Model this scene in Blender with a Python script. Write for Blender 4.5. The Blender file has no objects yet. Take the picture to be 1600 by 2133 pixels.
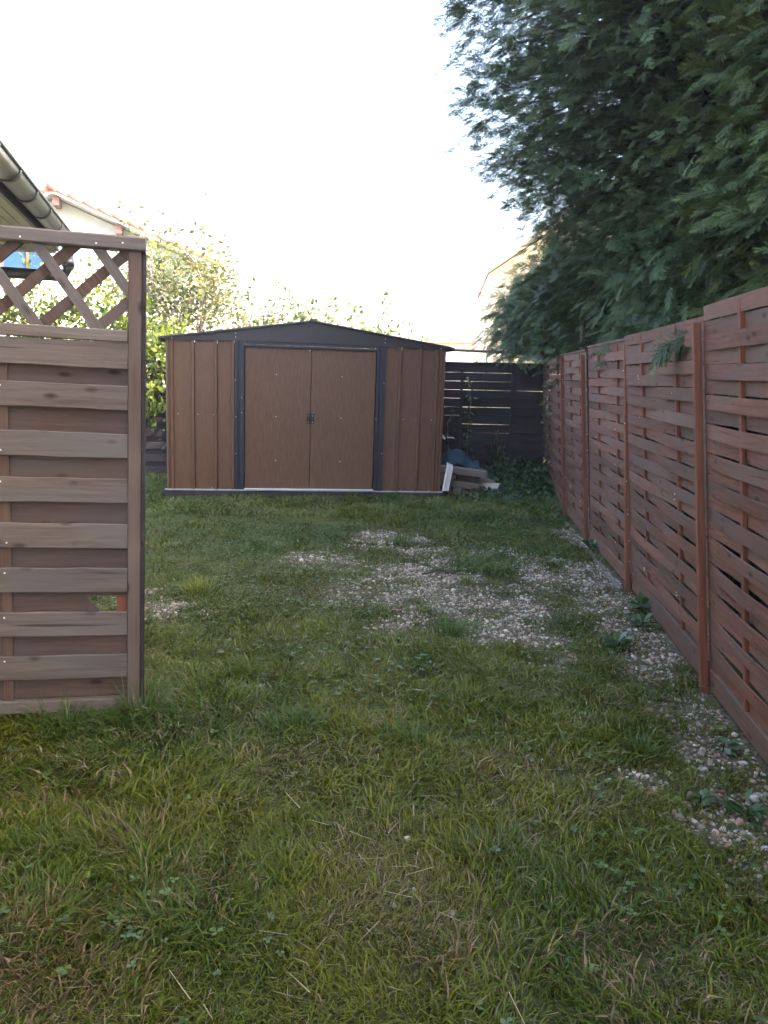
import bpy, math, random
import numpy as np
from math import sin, cos, pi, radians
from mathutils import Matrix, Vector

sc = bpy.context.scene
col = sc.collection

# ------------------------------------------------------------------ camera
PITCH, ROLL, EYE = radians(9.6), radians(1.2), 1.5
fwd = Vector((0, cos(PITCH), -sin(PITCH)))
up0 = Vector((0, sin(PITCH), cos(PITCH)))
rt = Vector((1, 0, 0)) * cos(ROLL) + up0 * sin(ROLL)
up = up0 * cos(ROLL) - Vector((1, 0, 0)) * sin(ROLL)
cam = bpy.data.cameras.new('camera')
cam_o = bpy.data.objects.new('camera', cam)
col.objects.link(cam_o)
cam.sensor_fit = 'VERTICAL'
cam.sensor_height = 36
cam.lens = 36 * 1680 / 2133
cam.clip_start = 0.05
cam.clip_end = 2000
cam_o.matrix_world = Matrix(((rt.x, up.x, -fwd.x, 0), (rt.y, up.y, -fwd.y, 0), (rt.z, up.z, -fwd.z, EYE), (0, 0, 0, 1)))
sc.camera = cam_o

# ------------------------------------------------------------------ light
SUN_EL, SUN_AZ = radians(38), radians(100)
world = bpy.data.worlds.new('World')
sc.world = world
world.use_nodes = True
wn = world.node_tree
sky = wn.nodes.new('ShaderNodeTexSky')
sky.sky_type = 'NISHITA'
sky.sun_disc = False
sky.sun_elevation = SUN_EL
sky.sun_rotation = SUN_AZ
sky.air_density = 1.0
sky.dust_density = 6.0
sky.ozone_density = 0.6
bg = wn.nodes['Background']
bg.inputs[1].default_value = 0.15
wn.links.new(sky.outputs[0], bg.inputs[0])
sun = bpy.data.lights.new('sun', 'SUN')
sun.energy = 4.0
sun.angle = radians(0.5)
sun.color = (1, 0.93, 0.82)
sun_o = bpy.data.objects.new('sun', sun)
col.objects.link(sun_o)
sd = Vector((sin(SUN_AZ) * cos(SUN_EL), cos(SUN_AZ) * cos(SUN_EL), sin(SUN_EL)))
sun_o.rotation_euler = sd.to_track_quat('Z', 'Y').to_euler()
sun_o.location = sd * 50
sc.view_settings.view_transform = 'Standard'
sc.view_settings.look = 'None'
sc.view_settings.gamma = 1
sc.view_settings.use_curve_mapping = False
sc.view_settings.exposure = 3.5
sc.cycles.max_bounces = 8
sc.cycles.transparent_max_bounces = 8

# ------------------------------------------------------------------ helpers
def tag(o, label=None, cat=None, group=None, kind=None):
    if label: o['label'] = label
    if cat: o['category'] = cat
    if group: o['group'] = group
    if kind: o['kind'] = kind
    return o

def empty(name, loc=(0, 0, 0), label=None, cat=None, group=None, mat=None):
    o = bpy.data.objects.new(name, None)
    col.objects.link(o)
    o.empty_display_size = 0.1
    if mat is not None: o.matrix_world = mat
    else: o.location = loc
    return tag(o, label, cat, group)

def link(name, me, parent=None, mat=None, kind=None):
    o = bpy.data.objects.new(name, me)
    col.objects.link(o)
    if parent is not None: o.parent = parent
    if mat is not None: o.matrix_local = mat
    if kind: o['kind'] = kind
    return o

def mesh_np(name, v, tris, material=None, rgb=None, smooth=False):
    v = np.asarray(v, np.float32); tris = np.asarray(tris, np.int32)
    me = bpy.data.meshes.new(name)
    n = len(tris); k = tris.shape[1]
    me.vertices.add(len(v)); me.vertices.foreach_set('co', v.ravel())
    me.loops.add(n * k); me.loops.foreach_set('vertex_index', tris.ravel())
    me.polygons.add(n)
    me.polygons.foreach_set('loop_start', np.arange(0, n * k, k, dtype=np.int32))
    me.polygons.foreach_set('loop_total', np.full(n, k, np.int32))
    if smooth: me.polygons.foreach_set('use_smooth', np.ones(n, bool))
    if rgb is not None:
        a = me.color_attributes.new('tint', 'FLOAT_COLOR', 'POINT')
        c = np.ones((len(v), 4), np.float32); c[:, :3] = rgb
        a.data.foreach_set('color', c.ravel())
    me.update(calc_edges=True)
    if material: me.materials.append(material)
    return me

class MB:
    """collects simple solids, links them as one mesh"""
    def __init__(s): s.v = []; s.f = []
    def add(s, vs, fs):
        b = len(s.v); s.v += [tuple(p) for p in vs]; s.f += [tuple(i + b for i in f) for f in fs]; return s
    def box(s, x0, x1, y0, y1, z0, z1, bev=0.0, jit=0.0):
        if bev <= 0:
            vs = [(x, y, z) for z in (z0, z1) for y in (y0, y1) for x in (x0, x1)]
            fs = [(0, 2, 3, 1), (4, 5, 7, 6), (0, 1, 5, 4), (1, 3, 7, 5), (3, 2, 6, 7), (2, 0, 4, 6)]
            return s.add(vs, fs)
        # chamfered along the long axis (12 side faces around)
        d = (x1 - x0, y1 - y0, z1 - z0); ax = d.index(max(d))
        lo = (x0, y0, z0); hi = (x1, y1, z1)
        a, b = [(1, 2), (2, 0), (0, 1)][ax]
        ring = [(lo[a] + bev, lo[b]), (hi[a] - bev, lo[b]), (hi[a], lo[b] + bev), (hi[a], hi[b] - bev),
                (hi[a] - bev, hi[b]), (lo[a] + bev, hi[b]), (lo[a], hi[b] - bev), (lo[a], lo[b] + bev)]
        vs = []
        for t in (lo[ax], hi[ax]):
            for p, q in ring:
                c = [0, 0, 0]; c[ax] = t; c[a] = p; c[b] = q; vs.append(c)
        fs = [tuple(range(7, -1, -1)), tuple(range(8, 16))]
        fs += [(i, (i + 1) % 8, 8 + (i + 1) % 8, 8 + i) for i in range(8)]
        return s.add(vs, fs)
    def prism(s, poly, y0, y1):
        n = len(poly)
        vs = [(x, y0, z) for x, z in poly] + [(x, y1, z) for x, z in poly]
        fs = [tuple(range(n)), tuple(range(2 * n - 1, n - 1, -1))]
        fs += [(i, n + i, n + (i + 1) % n, (i + 1) % n) for i in range(n)]
        return s.add(vs, fs)
    def tube(s, pts, radii, n=6, cap=True):
        pts = [Vector(p) for p in pts]; rings = []
        if not isinstance(radii, (list, tuple)): radii = [radii] * len(pts)
        for i, p in enumerate(pts):
            t = (pts[min(i + 1, len(pts) - 1)] - pts[max(i - 1, 0)]).normalized()
            a = t.cross(Vector((0, 0, 1)) if abs(t.z) < 0.95 else Vector((1, 0, 0))).normalized(); b = t.cross(a)
            rings.append([p + (a * cos(2 * pi * k / n) + b * sin(2 * pi * k / n)) * radii[i] for k in range(n)])
        vs = [v for r in rings for v in r]; fs = []
        for i in range(len(pts) - 1):
            for k in range(n):
                fs.append((i * n + k, i * n + (k + 1) % n, (i + 1) * n + (k + 1) % n, (i + 1) * n + k))
        if cap: fs += [tuple(range(n - 1, -1, -1)), tuple(range((len(pts) - 1) * n, len(pts) * n))]
        return s.add(vs, fs)
    def mesh(s, name, m, smooth=False):
        me = bpy.data.meshes.new(name); me.from_pydata(s.v, [], s.f)
        if smooth:
            for p in me.polygons: p.use_smooth = True
        me.materials.append(m); me.update(); return me
    def build(s, name, m, parent=None, mat=None, smooth=False, kind=None):
        return link(name, s.mesh(name, m, smooth), parent, mat, kind)

def frame(o, u, w):
    """matrix with x along u, z along w, y = w x u"""
    u = Vector(u).normalized(); w = Vector(w); w = (w - u * w.dot(u)).normalized(); n = w.cross(u)
    return Matrix(((u.x, n.x, w.x, o[0]), (u.y, n.y, w.y, o[1]), (u.z, n.z, w.z, o[2]), (0, 0, 0, 1)))

def T(x, y, z): return Matrix.Translation((x, y, z))

rng = np.random.default_rng(11)
rnd = random.Random(7)

def vnoise(x, y, seed=0):
    """smooth value noise in 0..1"""
    r = np.random.default_rng(seed).random((256, 256))
    x = np.asarray(x, float) + 1000; y = np.asarray(y, float) + 1000
    xi = np.floor(x).astype(int); yi = np.floor(y).astype(int)
    fx = x - xi; fy = y - yi; fx = fx * fx * (3 - 2 * fx); fy = fy * fy * (3 - 2 * fy)
    g = lambda a, b: r[a % 256, b % 256]
    return (g(xi, yi) * (1 - fx) + g(xi + 1, yi) * fx) * (1 - fy) + (g(xi, yi + 1) * (1 - fx) + g(xi + 1, yi + 1) * fx) * fy

def fbm(x, y, seed=0): return 0.55 * vnoise(x, y, seed) + 0.3 * vnoise(x * 2.1, y * 2.1, seed + 1) + 0.15 * vnoise(x * 4.3, y * 4.3, seed + 2)

# ------------------------------------------------------------------ materials
def newmat(name):
    m = bpy.data.materials.new(name); m.use_nodes = True
    nt = m.node_tree; b = nt.nodes['Principled BSDF']
    b.inputs['Specular IOR Level'].default_value = 0.3
    return m, nt, b

def N(nt, t, **kw):
    n = nt.nodes.new(t)
    for k, v in kw.items(): setattr(n, k, v)
    return n

def ramp(nt, fac, stops):
    r = N(nt, 'ShaderNodeValToRGB'); e = r.color_ramp.elements
    while len(e) < len(stops): e.new(0.5)
    for x, (p, c) in zip(e, stops): x.position = p; x.color = (*c, 1)
    nt.links.new(fac, r.inputs[0]); return r.outputs[0]

def mix(nt, fac, a, b, mode='MIX'):
    m = N(nt, 'ShaderNodeMix', data_type='RGBA', blend_type=mode)
    for i, v in ((0, fac), (6, a), (7, b)):
        if hasattr(v, 'node'): nt.links.new(v, m.inputs[i])
        elif i == 0: m.inputs[0].default_value = v
        else: m.inputs[i].default_value = (*v, 1)
    return m.outputs[2]

def wood(name, dark, mid, light, rough=0.75, axis=0, knots=True, grey=None, grain=1.0, vary=0.25, green=None, cracks=0.8):
    """weathered board: grain stretched along one object axis, knots, grey weathering, its own shift for every board"""
    m, nt, b = newmat(name); L = nt.links
    tc = N(nt, 'ShaderNodeTexCoord'); oi = N(nt, 'ShaderNodeObjectInfo')
    off = N(nt, 'ShaderNodeVectorMath', operation='SCALE'); off.inputs[3].default_value = 37.0
    comb = N(nt, 'ShaderNodeCombineXYZ')
    for i in range(3): L.new(oi.outputs['Random'], comb.inputs[i])
    L.new(comb.outputs[0], off.inputs[0])
    add = N(nt, 'ShaderNodeVectorMath', operation='ADD'); L.new(tc.outputs['Object'], add.inputs[0]); L.new(off.outputs[0], add.inputs[1])
    mp = N(nt, 'ShaderNodeMapping'); s = [9.0 * grain] * 3; s[axis] = 0.5 * grain; mp.inputs['Scale'].default_value = s
    L.new(add.outputs[0], mp.inputs['Vector'])
    n1 = N(nt, 'ShaderNodeTexNoise'); n1.inputs['Scale'].default_value = 6; n1.inputs['Detail'].default_value = 8; n1.inputs['Roughness'].default_value = 0.65
    n1.inputs['Distortion'].default_value = 0.6
    L.new(mp.outputs[0], n1.inputs['Vector'])
    c = ramp(nt, n1.outputs[0], [(0.28, dark), (0.5, mid), (0.74, light)])
    if grey:
        n2 = N(nt, 'ShaderNodeTexNoise'); n2.inputs['Scale'].default_value = 1.6; n2.inputs['Detail'].default_value = 5
        mp2 = N(nt, 'ShaderNodeMapping'); s2 = [3.0] * 3; s2[axis] = 1.0; mp2.inputs['Scale'].default_value = s2
        L.new(add.outputs[0], mp2.inputs['Vector']); L.new(mp2.outputs[0], n2.inputs['Vector'])
        mr = N(nt, 'ShaderNodeMapRange'); mr.inputs[1].default_value = 0.42; mr.inputs[2].default_value = 0.68
        L.new(n2.outputs[0], mr.inputs[0]); c = mix(nt, mr.outputs[0], c, grey)
    if green:
        n4 = N(nt, 'ShaderNodeTexNoise'); n4.inputs['Scale'].default_value = 3.1; n4.inputs['Detail'].default_value = 6
        L.new(add.outputs[0], n4.inputs['Vector'])
        mr4 = N(nt, 'ShaderNodeMapRange'); mr4.inputs[1].default_value = 0.56; mr4.inputs[2].default_value = 0.75
        L.new(n4.outputs[0], mr4.inputs[0]); c = mix(nt, mr4.outputs[0], c, green)
    if knots:
        vo = N(nt, 'ShaderNodeTexVoronoi'); vo.inputs['Scale'].default_value = 1.0; vo.inputs['Randomness'].default_value = 1
        mp3 = N(nt, 'ShaderNodeMapping'); s3 = [13.0] * 3; s3[axis] = 5.5; mp3.inputs['Scale'].default_value = s3
        L.new(add.outputs[0], mp3.inputs['Vector']); L.new(mp3.outputs[0], vo.inputs['Vector'])
        mr3 = N(nt, 'ShaderNodeMapRange'); mr3.inputs[1].default_value = 0.05; mr3.inputs[2].default_value = 0.2; mr3.inputs[3].default_value = 0.95; mr3.inputs[4].default_value = 0.0
        L.new(vo.outputs['Distance'], mr3.inputs[0])
        c = mix(nt, mr3.outputs[0], c, tuple(x * 0.35 for x in dark))
    mp5 = N(nt, 'ShaderNodeMapping'); s5 = [70.0] * 3; s5[axis] = 1.3; mp5.inputs['Scale'].default_value = s5; L.new(add.outputs[0], mp5.inputs['Vector'])
    n5 = N(nt, 'ShaderNodeTexNoise'); n5.inputs['Scale'].default_value = 1.0; n5.inputs['Detail'].default_value = 3; L.new(mp5.outputs[0], n5.inputs['Vector'])
    mr5 = N(nt, 'ShaderNodeMapRange'); mr5.inputs[1].default_value = 0.66; mr5.inputs[2].default_value = 0.74; mr5.inputs[4].default_value = cracks; L.new(n5.outputs[0], mr5.inputs[0])
    c = mix(nt, mr5.outputs[0], c, tuple(x * 0.3 for x in dark))
    hv = N(nt, 'ShaderNodeHueSaturation'); L.new(c, hv.inputs['Color'])
    mv = N(nt, 'ShaderNodeMapRange'); mv.inputs[3].default_value = 1 - vary; mv.inputs[4].default_value = 1 + vary
    L.new(oi.outputs['Random'], mv.inputs[0]); L.new(mv.outputs[0], hv.inputs['Value'])
    L.new(hv.outputs[0], b.inputs['Base Color'])
    b.inputs['Roughness'].default_value = rough
    bp = N(nt, 'ShaderNodeBump'); bp.inputs['Strength'].default_value = 0.35; bp.inputs['Distance'].default_value = 0.004
    L.new(n1.outputs[0], bp.inputs['Height']); L.new(bp.outputs[0], b.inputs['Normal'])
    return m

def plain(name, c, rough=0.6, metal=0.0, noise=0.25, scale=6.0, bump=0.0, stretch=None, spec=0.3, dirt=None):
    m, nt, b = newmat(name); L = nt.links
    tc = N(nt, 'ShaderNodeTexCoord'); mp = N(nt, 'ShaderNodeMapping')
    if stretch: mp.inputs['Scale'].default_value = stretch
    L.new(tc.outputs['Object'], mp.inputs['Vector'])
    n1 = N(nt, 'ShaderNodeTexNoise'); n1.inputs['Scale'].default_value = scale; n1.inputs['Detail'].default_value = 7
    L.new(mp.outputs[0], n1.inputs['Vector'])
    cc = ramp(nt, n1.outputs[0], [(0.25, tuple(x * (1 - noise) for x in c)), (0.75, tuple(min(1, x * (1 + noise)) for x in c))])
    if dirt:
        n2 = N(nt, 'ShaderNodeTexNoise'); n2.inputs['Scale'].default_value = scale * 0.35; n2.inputs['Detail'].default_value = 8
        L.new(mp.outputs[0], n2.inputs['Vector'])
        mr = N(nt, 'ShaderNodeMapRange'); mr.inputs[1].default_value = 0.5; mr.inputs[2].default_value = 0.72; L.new(n2.outputs[0], mr.inputs[0])
        cc = mix(nt, mr.outputs[0], cc, dirt)
    L.new(cc, b.inputs['Base Color'])
    b.inputs['Roughness'].default_value = rough; b.inputs['Metallic'].default_value = metal; b.inputs['Specular IOR Level'].default_value = spec
    if bump:
        bp = N(nt, 'ShaderNodeBump'); bp.inputs['Strength'].default_value = bump; bp.inputs['Distance'].default_value = 0.01
        L.new(n1.outputs[0], bp.inputs['Height']); L.new(bp.outputs[0], b.inputs['Normal'])
    return m

def leafmat(name, trans=0.4, rough=0.5, spec=0.25, gain=1.0, warm=(1.25, 1.25, 0.5)):
    """leaf: diffuse plus light passing through, colour from the leaf's own tint"""
    m, nt, b = newmat(name); L = nt.links
    at = N(nt, 'ShaderNodeAttribute', attribute_name='tint')
    L.new(at.outputs['Color'], b.inputs['Base Color'])
    b.inputs['Roughness'].default_value = rough; b.inputs['Specular IOR Level'].default_value = spec
    if trans > 0:
        tr = N(nt, 'ShaderNodeBsdfTranslucent')
        L.new(mix(nt, 1.0, at.outputs['Color'], warm, 'MULTIPLY'), tr.inputs['Color'])
        ms = N(nt, 'ShaderNodeMixShader'); ms.inputs[0].default_value = trans
        L.new(b.outputs[0], ms.inputs[1]); L.new(tr.outputs[0], ms.inputs[2])
        L.new(ms.outputs[0], nt.nodes['Material Output'].inputs['Surface'])
    return m

M = {}
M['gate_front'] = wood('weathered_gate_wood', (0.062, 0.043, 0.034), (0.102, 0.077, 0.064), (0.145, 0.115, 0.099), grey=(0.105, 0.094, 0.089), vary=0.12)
M['gate_back'] = wood('darker_gate_wood', (0.050, 0.029, 0.021), (0.082, 0.049, 0.037), (0.115, 0.073, 0.057), grey=(0.078, 0.062, 0.057), vary=0.12)  # browner and darker than the front board wood
M['gate_post'] = wood('gate_post_wood', (0.055, 0.031, 0.022), (0.086, 0.050, 0.036), (0.12, 0.074, 0.054), axis=2, grey=(0.10, 0.078, 0.068), vary=0.1)
M['gate_rail'] = wood('gate_rail_wood', (0.068, 0.05, 0.041), (0.112, 0.087, 0.073), (0.155, 0.128, 0.11), grey=(0.12, 0.104, 0.098), vary=0.1)
M['slat'] = wood('red_brown_slat_wood', (0.075, 0.033, 0.023), (0.124, 0.055, 0.034), (0.178, 0.089, 0.058), grey=(0.108, 0.068, 0.052), vary=0.22, green=(0.075, 0.062, 0.04))
M['fence_post'] = wood('orange_brown_post_wood', (0.10, 0.036, 0.019), (0.15, 0.055, 0.029), (0.20, 0.08, 0.043), axis=2, knots=False, vary=0.12)
M['dark_slat'] = wood('dark_brown_slat_wood', (0.018, 0.012, 0.011), (0.031, 0.020, 0.018), (0.048, 0.032, 0.029), grey=(0.032, 0.027, 0.029), vary=0.2)
M['grey_timber'] = wood('grey_sawn_timber', (0.075, 0.055, 0.038), (0.13, 0.10, 0.070), (0.19, 0.15, 0.108), grey=(0.135, 0.115, 0.094), vary=0.12)
M['shed_wood'] = wood('wood_grain_shed_sheet', (0.066, 0.032, 0.017), (0.108, 0.055, 0.030), (0.158, 0.086, 0.049), rough=0.42, axis=2, knots=False, grain=2.2, vary=0.05, cracks=0.35)
M['trim'] = plain('anthracite_steel', (0.015, 0.015, 0.023), rough=0.45, noise=0.12, scale=3, spec=0.4)
M['roof_trim'] = plain('dark_roof_steel', (0.024, 0.018, 0.021), rough=0.4, noise=0.15, scale=4, spec=0.4)
M['plastic'] = plain('black_plastic', (0.015, 0.015, 0.018), rough=0.4, noise=0.1)
M['alu'] = plain('aluminium', (0.55, 0.57, 0.60), rough=0.4, metal=0.6, noise=0.1, scale=10)
M['screw'] = plain('zinc_screw', (0.75, 0.74, 0.72), rough=0.35, metal=0.3, noise=0.05)
M['slab'] = plain('dark_concrete', (0.035, 0.031, 0.029), rough=0.9, noise=0.4, scale=9, bump=0.4, dirt=(0.03, 0.035, 0.02))
M['kerb'] = plain('pale_concrete', (0.15, 0.13, 0.11), rough=0.9, noise=0.3, scale=14, bump=0.4, dirt=(0.14, 0.12, 0.09))
M['white_board'] = plain('white_laminate', (0.62, 0.60, 0.60), rough=0.4, noise=0.06, scale=3)
M['tarp'] = plain('blue_tarpaulin', (0.014, 0.036, 0.050), rough=0.7, noise=0.35, scale=7, bump=0.4, spec=0.15)
M['black_sheet'] = plain('black_sheeting', (0.012, 0.013, 0.018), rough=0.5, noise=0.3, scale=5, bump=0.3)
M['gutter'] = plain('grey_pvc', (0.155, 0.148, 0.142), rough=0.28, noise=0.1, scale=4, spec=0.5)
M['gutter_dark'] = plain('dark_grey_pvc', (0.05, 0.048, 0.05), rough=0.35, noise=0.1, scale=4, spec=0.5)
M['soffit'] = plain('lath_leaf_reflection', (0.30, 0.27, 0.15), rough=0.32, noise=0.45, scale=9, stretch=(6, 0.6, 1), spec=0.6)  # streaked yellow green leaf reflection put into the soffit colour
M['render_white'] = plain('white_render', (0.78, 0.75, 0.70), rough=0.9, noise=0.05, scale=5, bump=0.1)
M['render_yellow'] = plain('pale_yellow_render', (0.74, 0.66, 0.48), rough=0.9, noise=0.06, scale=3, bump=0.1, stretch=(3, 3, 0.4))
M['tile'] = plain('terracotta_tile', (0.48, 0.17, 0.11), rough=0.8, noise=0.3, scale=5, bump=0.2)
M['tile_dark'] = plain('brown_tile', (0.14, 0.08, 0.065), rough=0.8, noise=0.3, scale=5)
M['rafter'] = plain('brown_stained_wood', (0.14, 0.06, 0.045), rough=0.7, noise=0.2)
M['verge'] = plain('grey_white_board', (0.60, 0.57, 0.54), rough=0.7, noise=0.25, scale=6, dirt=(0.35, 0.33, 0.32))
M['pane'] = plain('sky_reflection_pane', (0.018, 0.055, 0.13), rough=0.35, noise=0.2, scale=1.5, spec=0.15)  # reflected sky painted as an even blue on the glass
M['bamboo'] = plain('brown_bamboo', (0.14, 0.075, 0.045), rough=0.6, noise=0.4, scale=8, stretch=(0.5, 5, 5))
M['wire'] = plain('grey_wire', (0.25, 0.24, 0.23), rough=0.5, metal=0.5, noise=0.1)
M['bark'] = plain('grey_brown_bark', (0.15, 0.115, 0.09), rough=0.9, noise=0.5, scale=14, bump=0.6, stretch=(4, 4, 0.7))
M['limb'] = plain('dark_limb_bark', (0.055, 0.042, 0.032), rough=0.9, noise=0.4, scale=14)
M['pale_bark'] = plain('pale_grey_bark', (0.30, 0.26, 0.22), rough=0.9, noise=0.4, scale=14, bump=0.5, stretch=(4, 4, 0.7))
M['conifer'] = leafmat('conifer_scales', 0.15, 0.55, 0.25, warm=(1.1, 1.15, 0.7))
def _own(m):
    nt = m.node_tree; at = next(n for n in nt.nodes if n.type == 'ATTRIBUTE'); outs = [l.to_socket for l in at.outputs['Color'].links]
    a2 = N(nt, 'ShaderNodeAttribute', attribute_name='own', attribute_type='INSTANCER')
    c = mix(nt, 1.0, (1, 1, 1), (1, 1, 1), 'MULTIPLY'); mx = c.node
    nt.links.new(at.outputs['Color'], mx.inputs[6]); nt.links.new(a2.outputs['Vector'], mx.inputs[7])
    for t in outs: nt.links.new(c, t)
_own(M['conifer'])
M['leaf'] = leafmat('broad_leaf', 0.45, 0.45, 0.3)
M['grassblade'] = leafmat('grass_blade', 0.30, 0.5, 0.25, warm=(1.2, 1.2, 0.6))
M['ivy'] = leafmat('ivy_leaf', 0.25, 0.4, 0.35)
M['stone'] = None

def stone_mat():
    m, nt, b = newmat('limestone_gravel'); L = nt.links
    at = N(nt, 'ShaderNodeAttribute', attribute_name='tint')
    tc = N(nt, 'ShaderNodeTexCoord'); n1 = N(nt, 'ShaderNodeTexNoise'); n1.inputs['Scale'].default_value = 90; n1.inputs['Detail'].default_value = 4
    L.new(tc.outputs['Object'], n1.inputs['Vector'])
    L.new(mix(nt, 0.6, at.outputs['Color'], ramp(nt, n1.outputs[0], [(0.3, (0.55, 0.5, 0.45)), (0.7, (1, 1, 1))]), 'MULTIPLY'), b.inputs['Base Color'])
    b.inputs['Roughness'].default_value = 0.85
    return m
M['stone'] = stone_mat()

# ------------------------------------------------------------------ the ground
GRAVEL = [  # x, y, radius x, radius y, weight: where the pale gravel shows through the lawn
    (-0.05, 7.35, 0.30, 0.55, .8), (0.22, 7.0, 0.28, 0.6, .95), (0.38, 6.1, 0.35, 0.6, .95), (0.47, 5.3, 0.38, 0.5, 1.0), (0.55, 4.87, 0.45, 0.32, 1.0),
    (0.15, 4.72, 0.25, 0.3, .85), (0.85, 5.1, 0.3, 0.4, .7), (1.46, 6.2, 0.42, 0.45, 1.0), (1.66, 5.95, 0.32, 0.6, 1.0), (1.92, 7.5, 0.2, 0.75, .95),
    (1.58, 5.2, 0.34, 0.45, 1.0), (1.60, 4.6, 0.27, 0.45, .9), (1.50, 3.98, 0.25, 0.4, .8), (1.46, 3.45, 0.24, 0.35, .95), (1.36, 2.98, 0.25, 0.25, 1.0),
    (1.33, 2.75, 0.27, 0.22, 1.0), (1.08, 2.82, 0.16, 0.12, .8), (1.14, 2.52, 0.24, 0.14, .8), (1.25, 2.2, 0.25, 0.25, .7), (-1.30, 4.95, 0.26, 0.22, .8),
    (-1.55, 5.25, 0.25, 0.22, .7), (-0.55, 6.55, 0.3, 0.28, .65), (-0.3, 6.2, 0.3, 0.3, .65), (0.75, 4.5, 0.35, 0.2, .65), (0.8, 4.15, 0.3, 0.15, .5),
    (1.05, 6.7, 0.45, 0.5, .38), (-0.15, 5.3, 0.3, 0.5, .35), (1.1, 5.5, 0.35, 0.5, .36), (1.60, 4.2, .13, .5, .9), (1.50, 3.3, .13, .4, .95), (1.42, 2.6, .14, .35, .95), (1.74, 5.4, .12, .5, .95), (0.1, 5.9, .3, .5, .75), (0.25, 5.2, .3, .35, .9)]

def gravel_amount(x, y):
    g = np.zeros_like(np.asarray(x, float))
    wx = x + 0.22 * (fbm(x * 3, y * 3, 5) - 0.5); wy = y + 0.35 * (fbm(x * 3, y * 3, 9) - 0.5)
    for cx, cy, rx, ry, w in GRAVEL:
        d = ((wx - cx) / rx) ** 2 + ((wy - cy) / ry) ** 2
        g = np.maximum(g, w * np.clip(1.25 - 0.85 * d, 0, 1))
    g = g * np.clip(2.4 * fbm(x * 4.2, y * 4.2, 21) - 0.45, 0.2, 1.15)
    return np.clip(g * 1.25, 0, 1)

def ground_z(x, y):
    x = np.asarray(x, float); y = np.asarray(y, float)
    near = np.clip(1 - (np.abs(x) + np.abs(y - 5)) / 30, 0, 1)
    return near * (0.035 * (fbm(x * 1.1, y * 1.1, 31) - 0.5) + 0.018 * (fbm(x * 5, y * 5, 33) - 0.5))

def make_ground():
    fx = np.arange(-5.2, 4.2, 0.06); fy = np.arange(0.6, 13.0, 0.07)
    xs = np.concatenate([[-600, -120, -30, -10], fx, [6, 12, 40, 150, 600]]); ys = np.concatenate([[-500, -60, -10, -2], fy, [15, 20, 40, 120, 700]])
    X, Y = np.meshgrid(xs, ys); nx, ny = len(xs), len(ys)
    Z = ground_z(X, Y); v = np.stack([X, Y, Z], -1).reshape(-1, 3)
    i = (np.arange(ny - 1)[:, None] * nx + np.arange(nx - 1)[None]).ravel()
    q = np.stack([i, i + 1, i + 1 + nx, i + nx], 1)
    g = gravel_amount(v[:, 0], v[:, 1])
    m, nt, b = newmat('lawn_soil'); L = nt.links
    at = N(nt, 'ShaderNodeAttribute', attribute_name='tint'); sep = N(nt, 'ShaderNodeSeparateColor'); L.new(at.outputs['Color'], sep.inputs[0])
    tc = N(nt, 'ShaderNodeTexCoord')
    n1 = N(nt, 'ShaderNodeTexNoise'); n1.inputs['Scale'].default_value = 22; n1.inputs['Detail'].default_value = 9; n1.inputs['Roughness'].default_value = 0.7
    n2 = N(nt, 'ShaderNodeTexNoise'); n2.inputs['Scale'].default_value = 1.3; n2.inputs['Detail'].default_value = 6
    vo = N(nt, 'ShaderNodeTexVoronoi'); vo.inputs['Scale'].default_value = 55
    for n in (n1, n2, vo): L.new(tc.outputs['Object'], n.inputs['Vector'])
    soil = ramp(nt, n1.outputs[0], [(0.3, (0.022, 0.018, 0.010)), (0.5, (0.05, 0.042, 0.02)), (0.72, (0.11, 0.09, 0.045))])
    green = ramp(nt, n1.outputs[0], [(0.3, (0.018, 0.026, 0.008)), (0.7, (0.06, 0.075, 0.022))])
    base = mix(nt, n2.outputs[0], soil, green)
    peb = ramp(nt, vo.outputs['Color'], [(0.1, (0.06, 0.042, 0.028)), (0.5, (0.12, 0.092, 0.068)), (0.9, (0.28, 0.235, 0.19))])
    L.new(mix(nt, sep.outputs[0], base, peb), b.inputs['Base Color'])
    b.inputs['Roughness'].default_value = 0.95; b.inputs['Specular IOR Level'].default_value = 0.1
    bp = N(nt, 'ShaderNodeBump'); bp.inputs['Strength'].default_value = 0.6; bp.inputs['Distance'].default_value = 0.02
    L.new(n1.outputs[0], bp.inputs['Height']); L.new(bp.outputs[0], b.inputs['Normal'])
    me = mesh_np('ground', v, q, m, np.stack([g * 0.5, g, g], 1), smooth=True)
    tag(link('ground', me), kind='structure')
make_ground()

# ------------------------------------------------------------------ woven fence on the right
POSTS = [(1.44, 1.93), (1.633, 3.776), (1.818, 5.68), (1.937, 7.401), (2.05, 8.855)]
LEAN = [6.0, 5.8, 4.2, 4.6, 4.2]
TOPS = [1.85, 1.812, 1.785, 1.76]   # height of the panel that starts at each post
CORNER = (2.33, 11.62)

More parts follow.
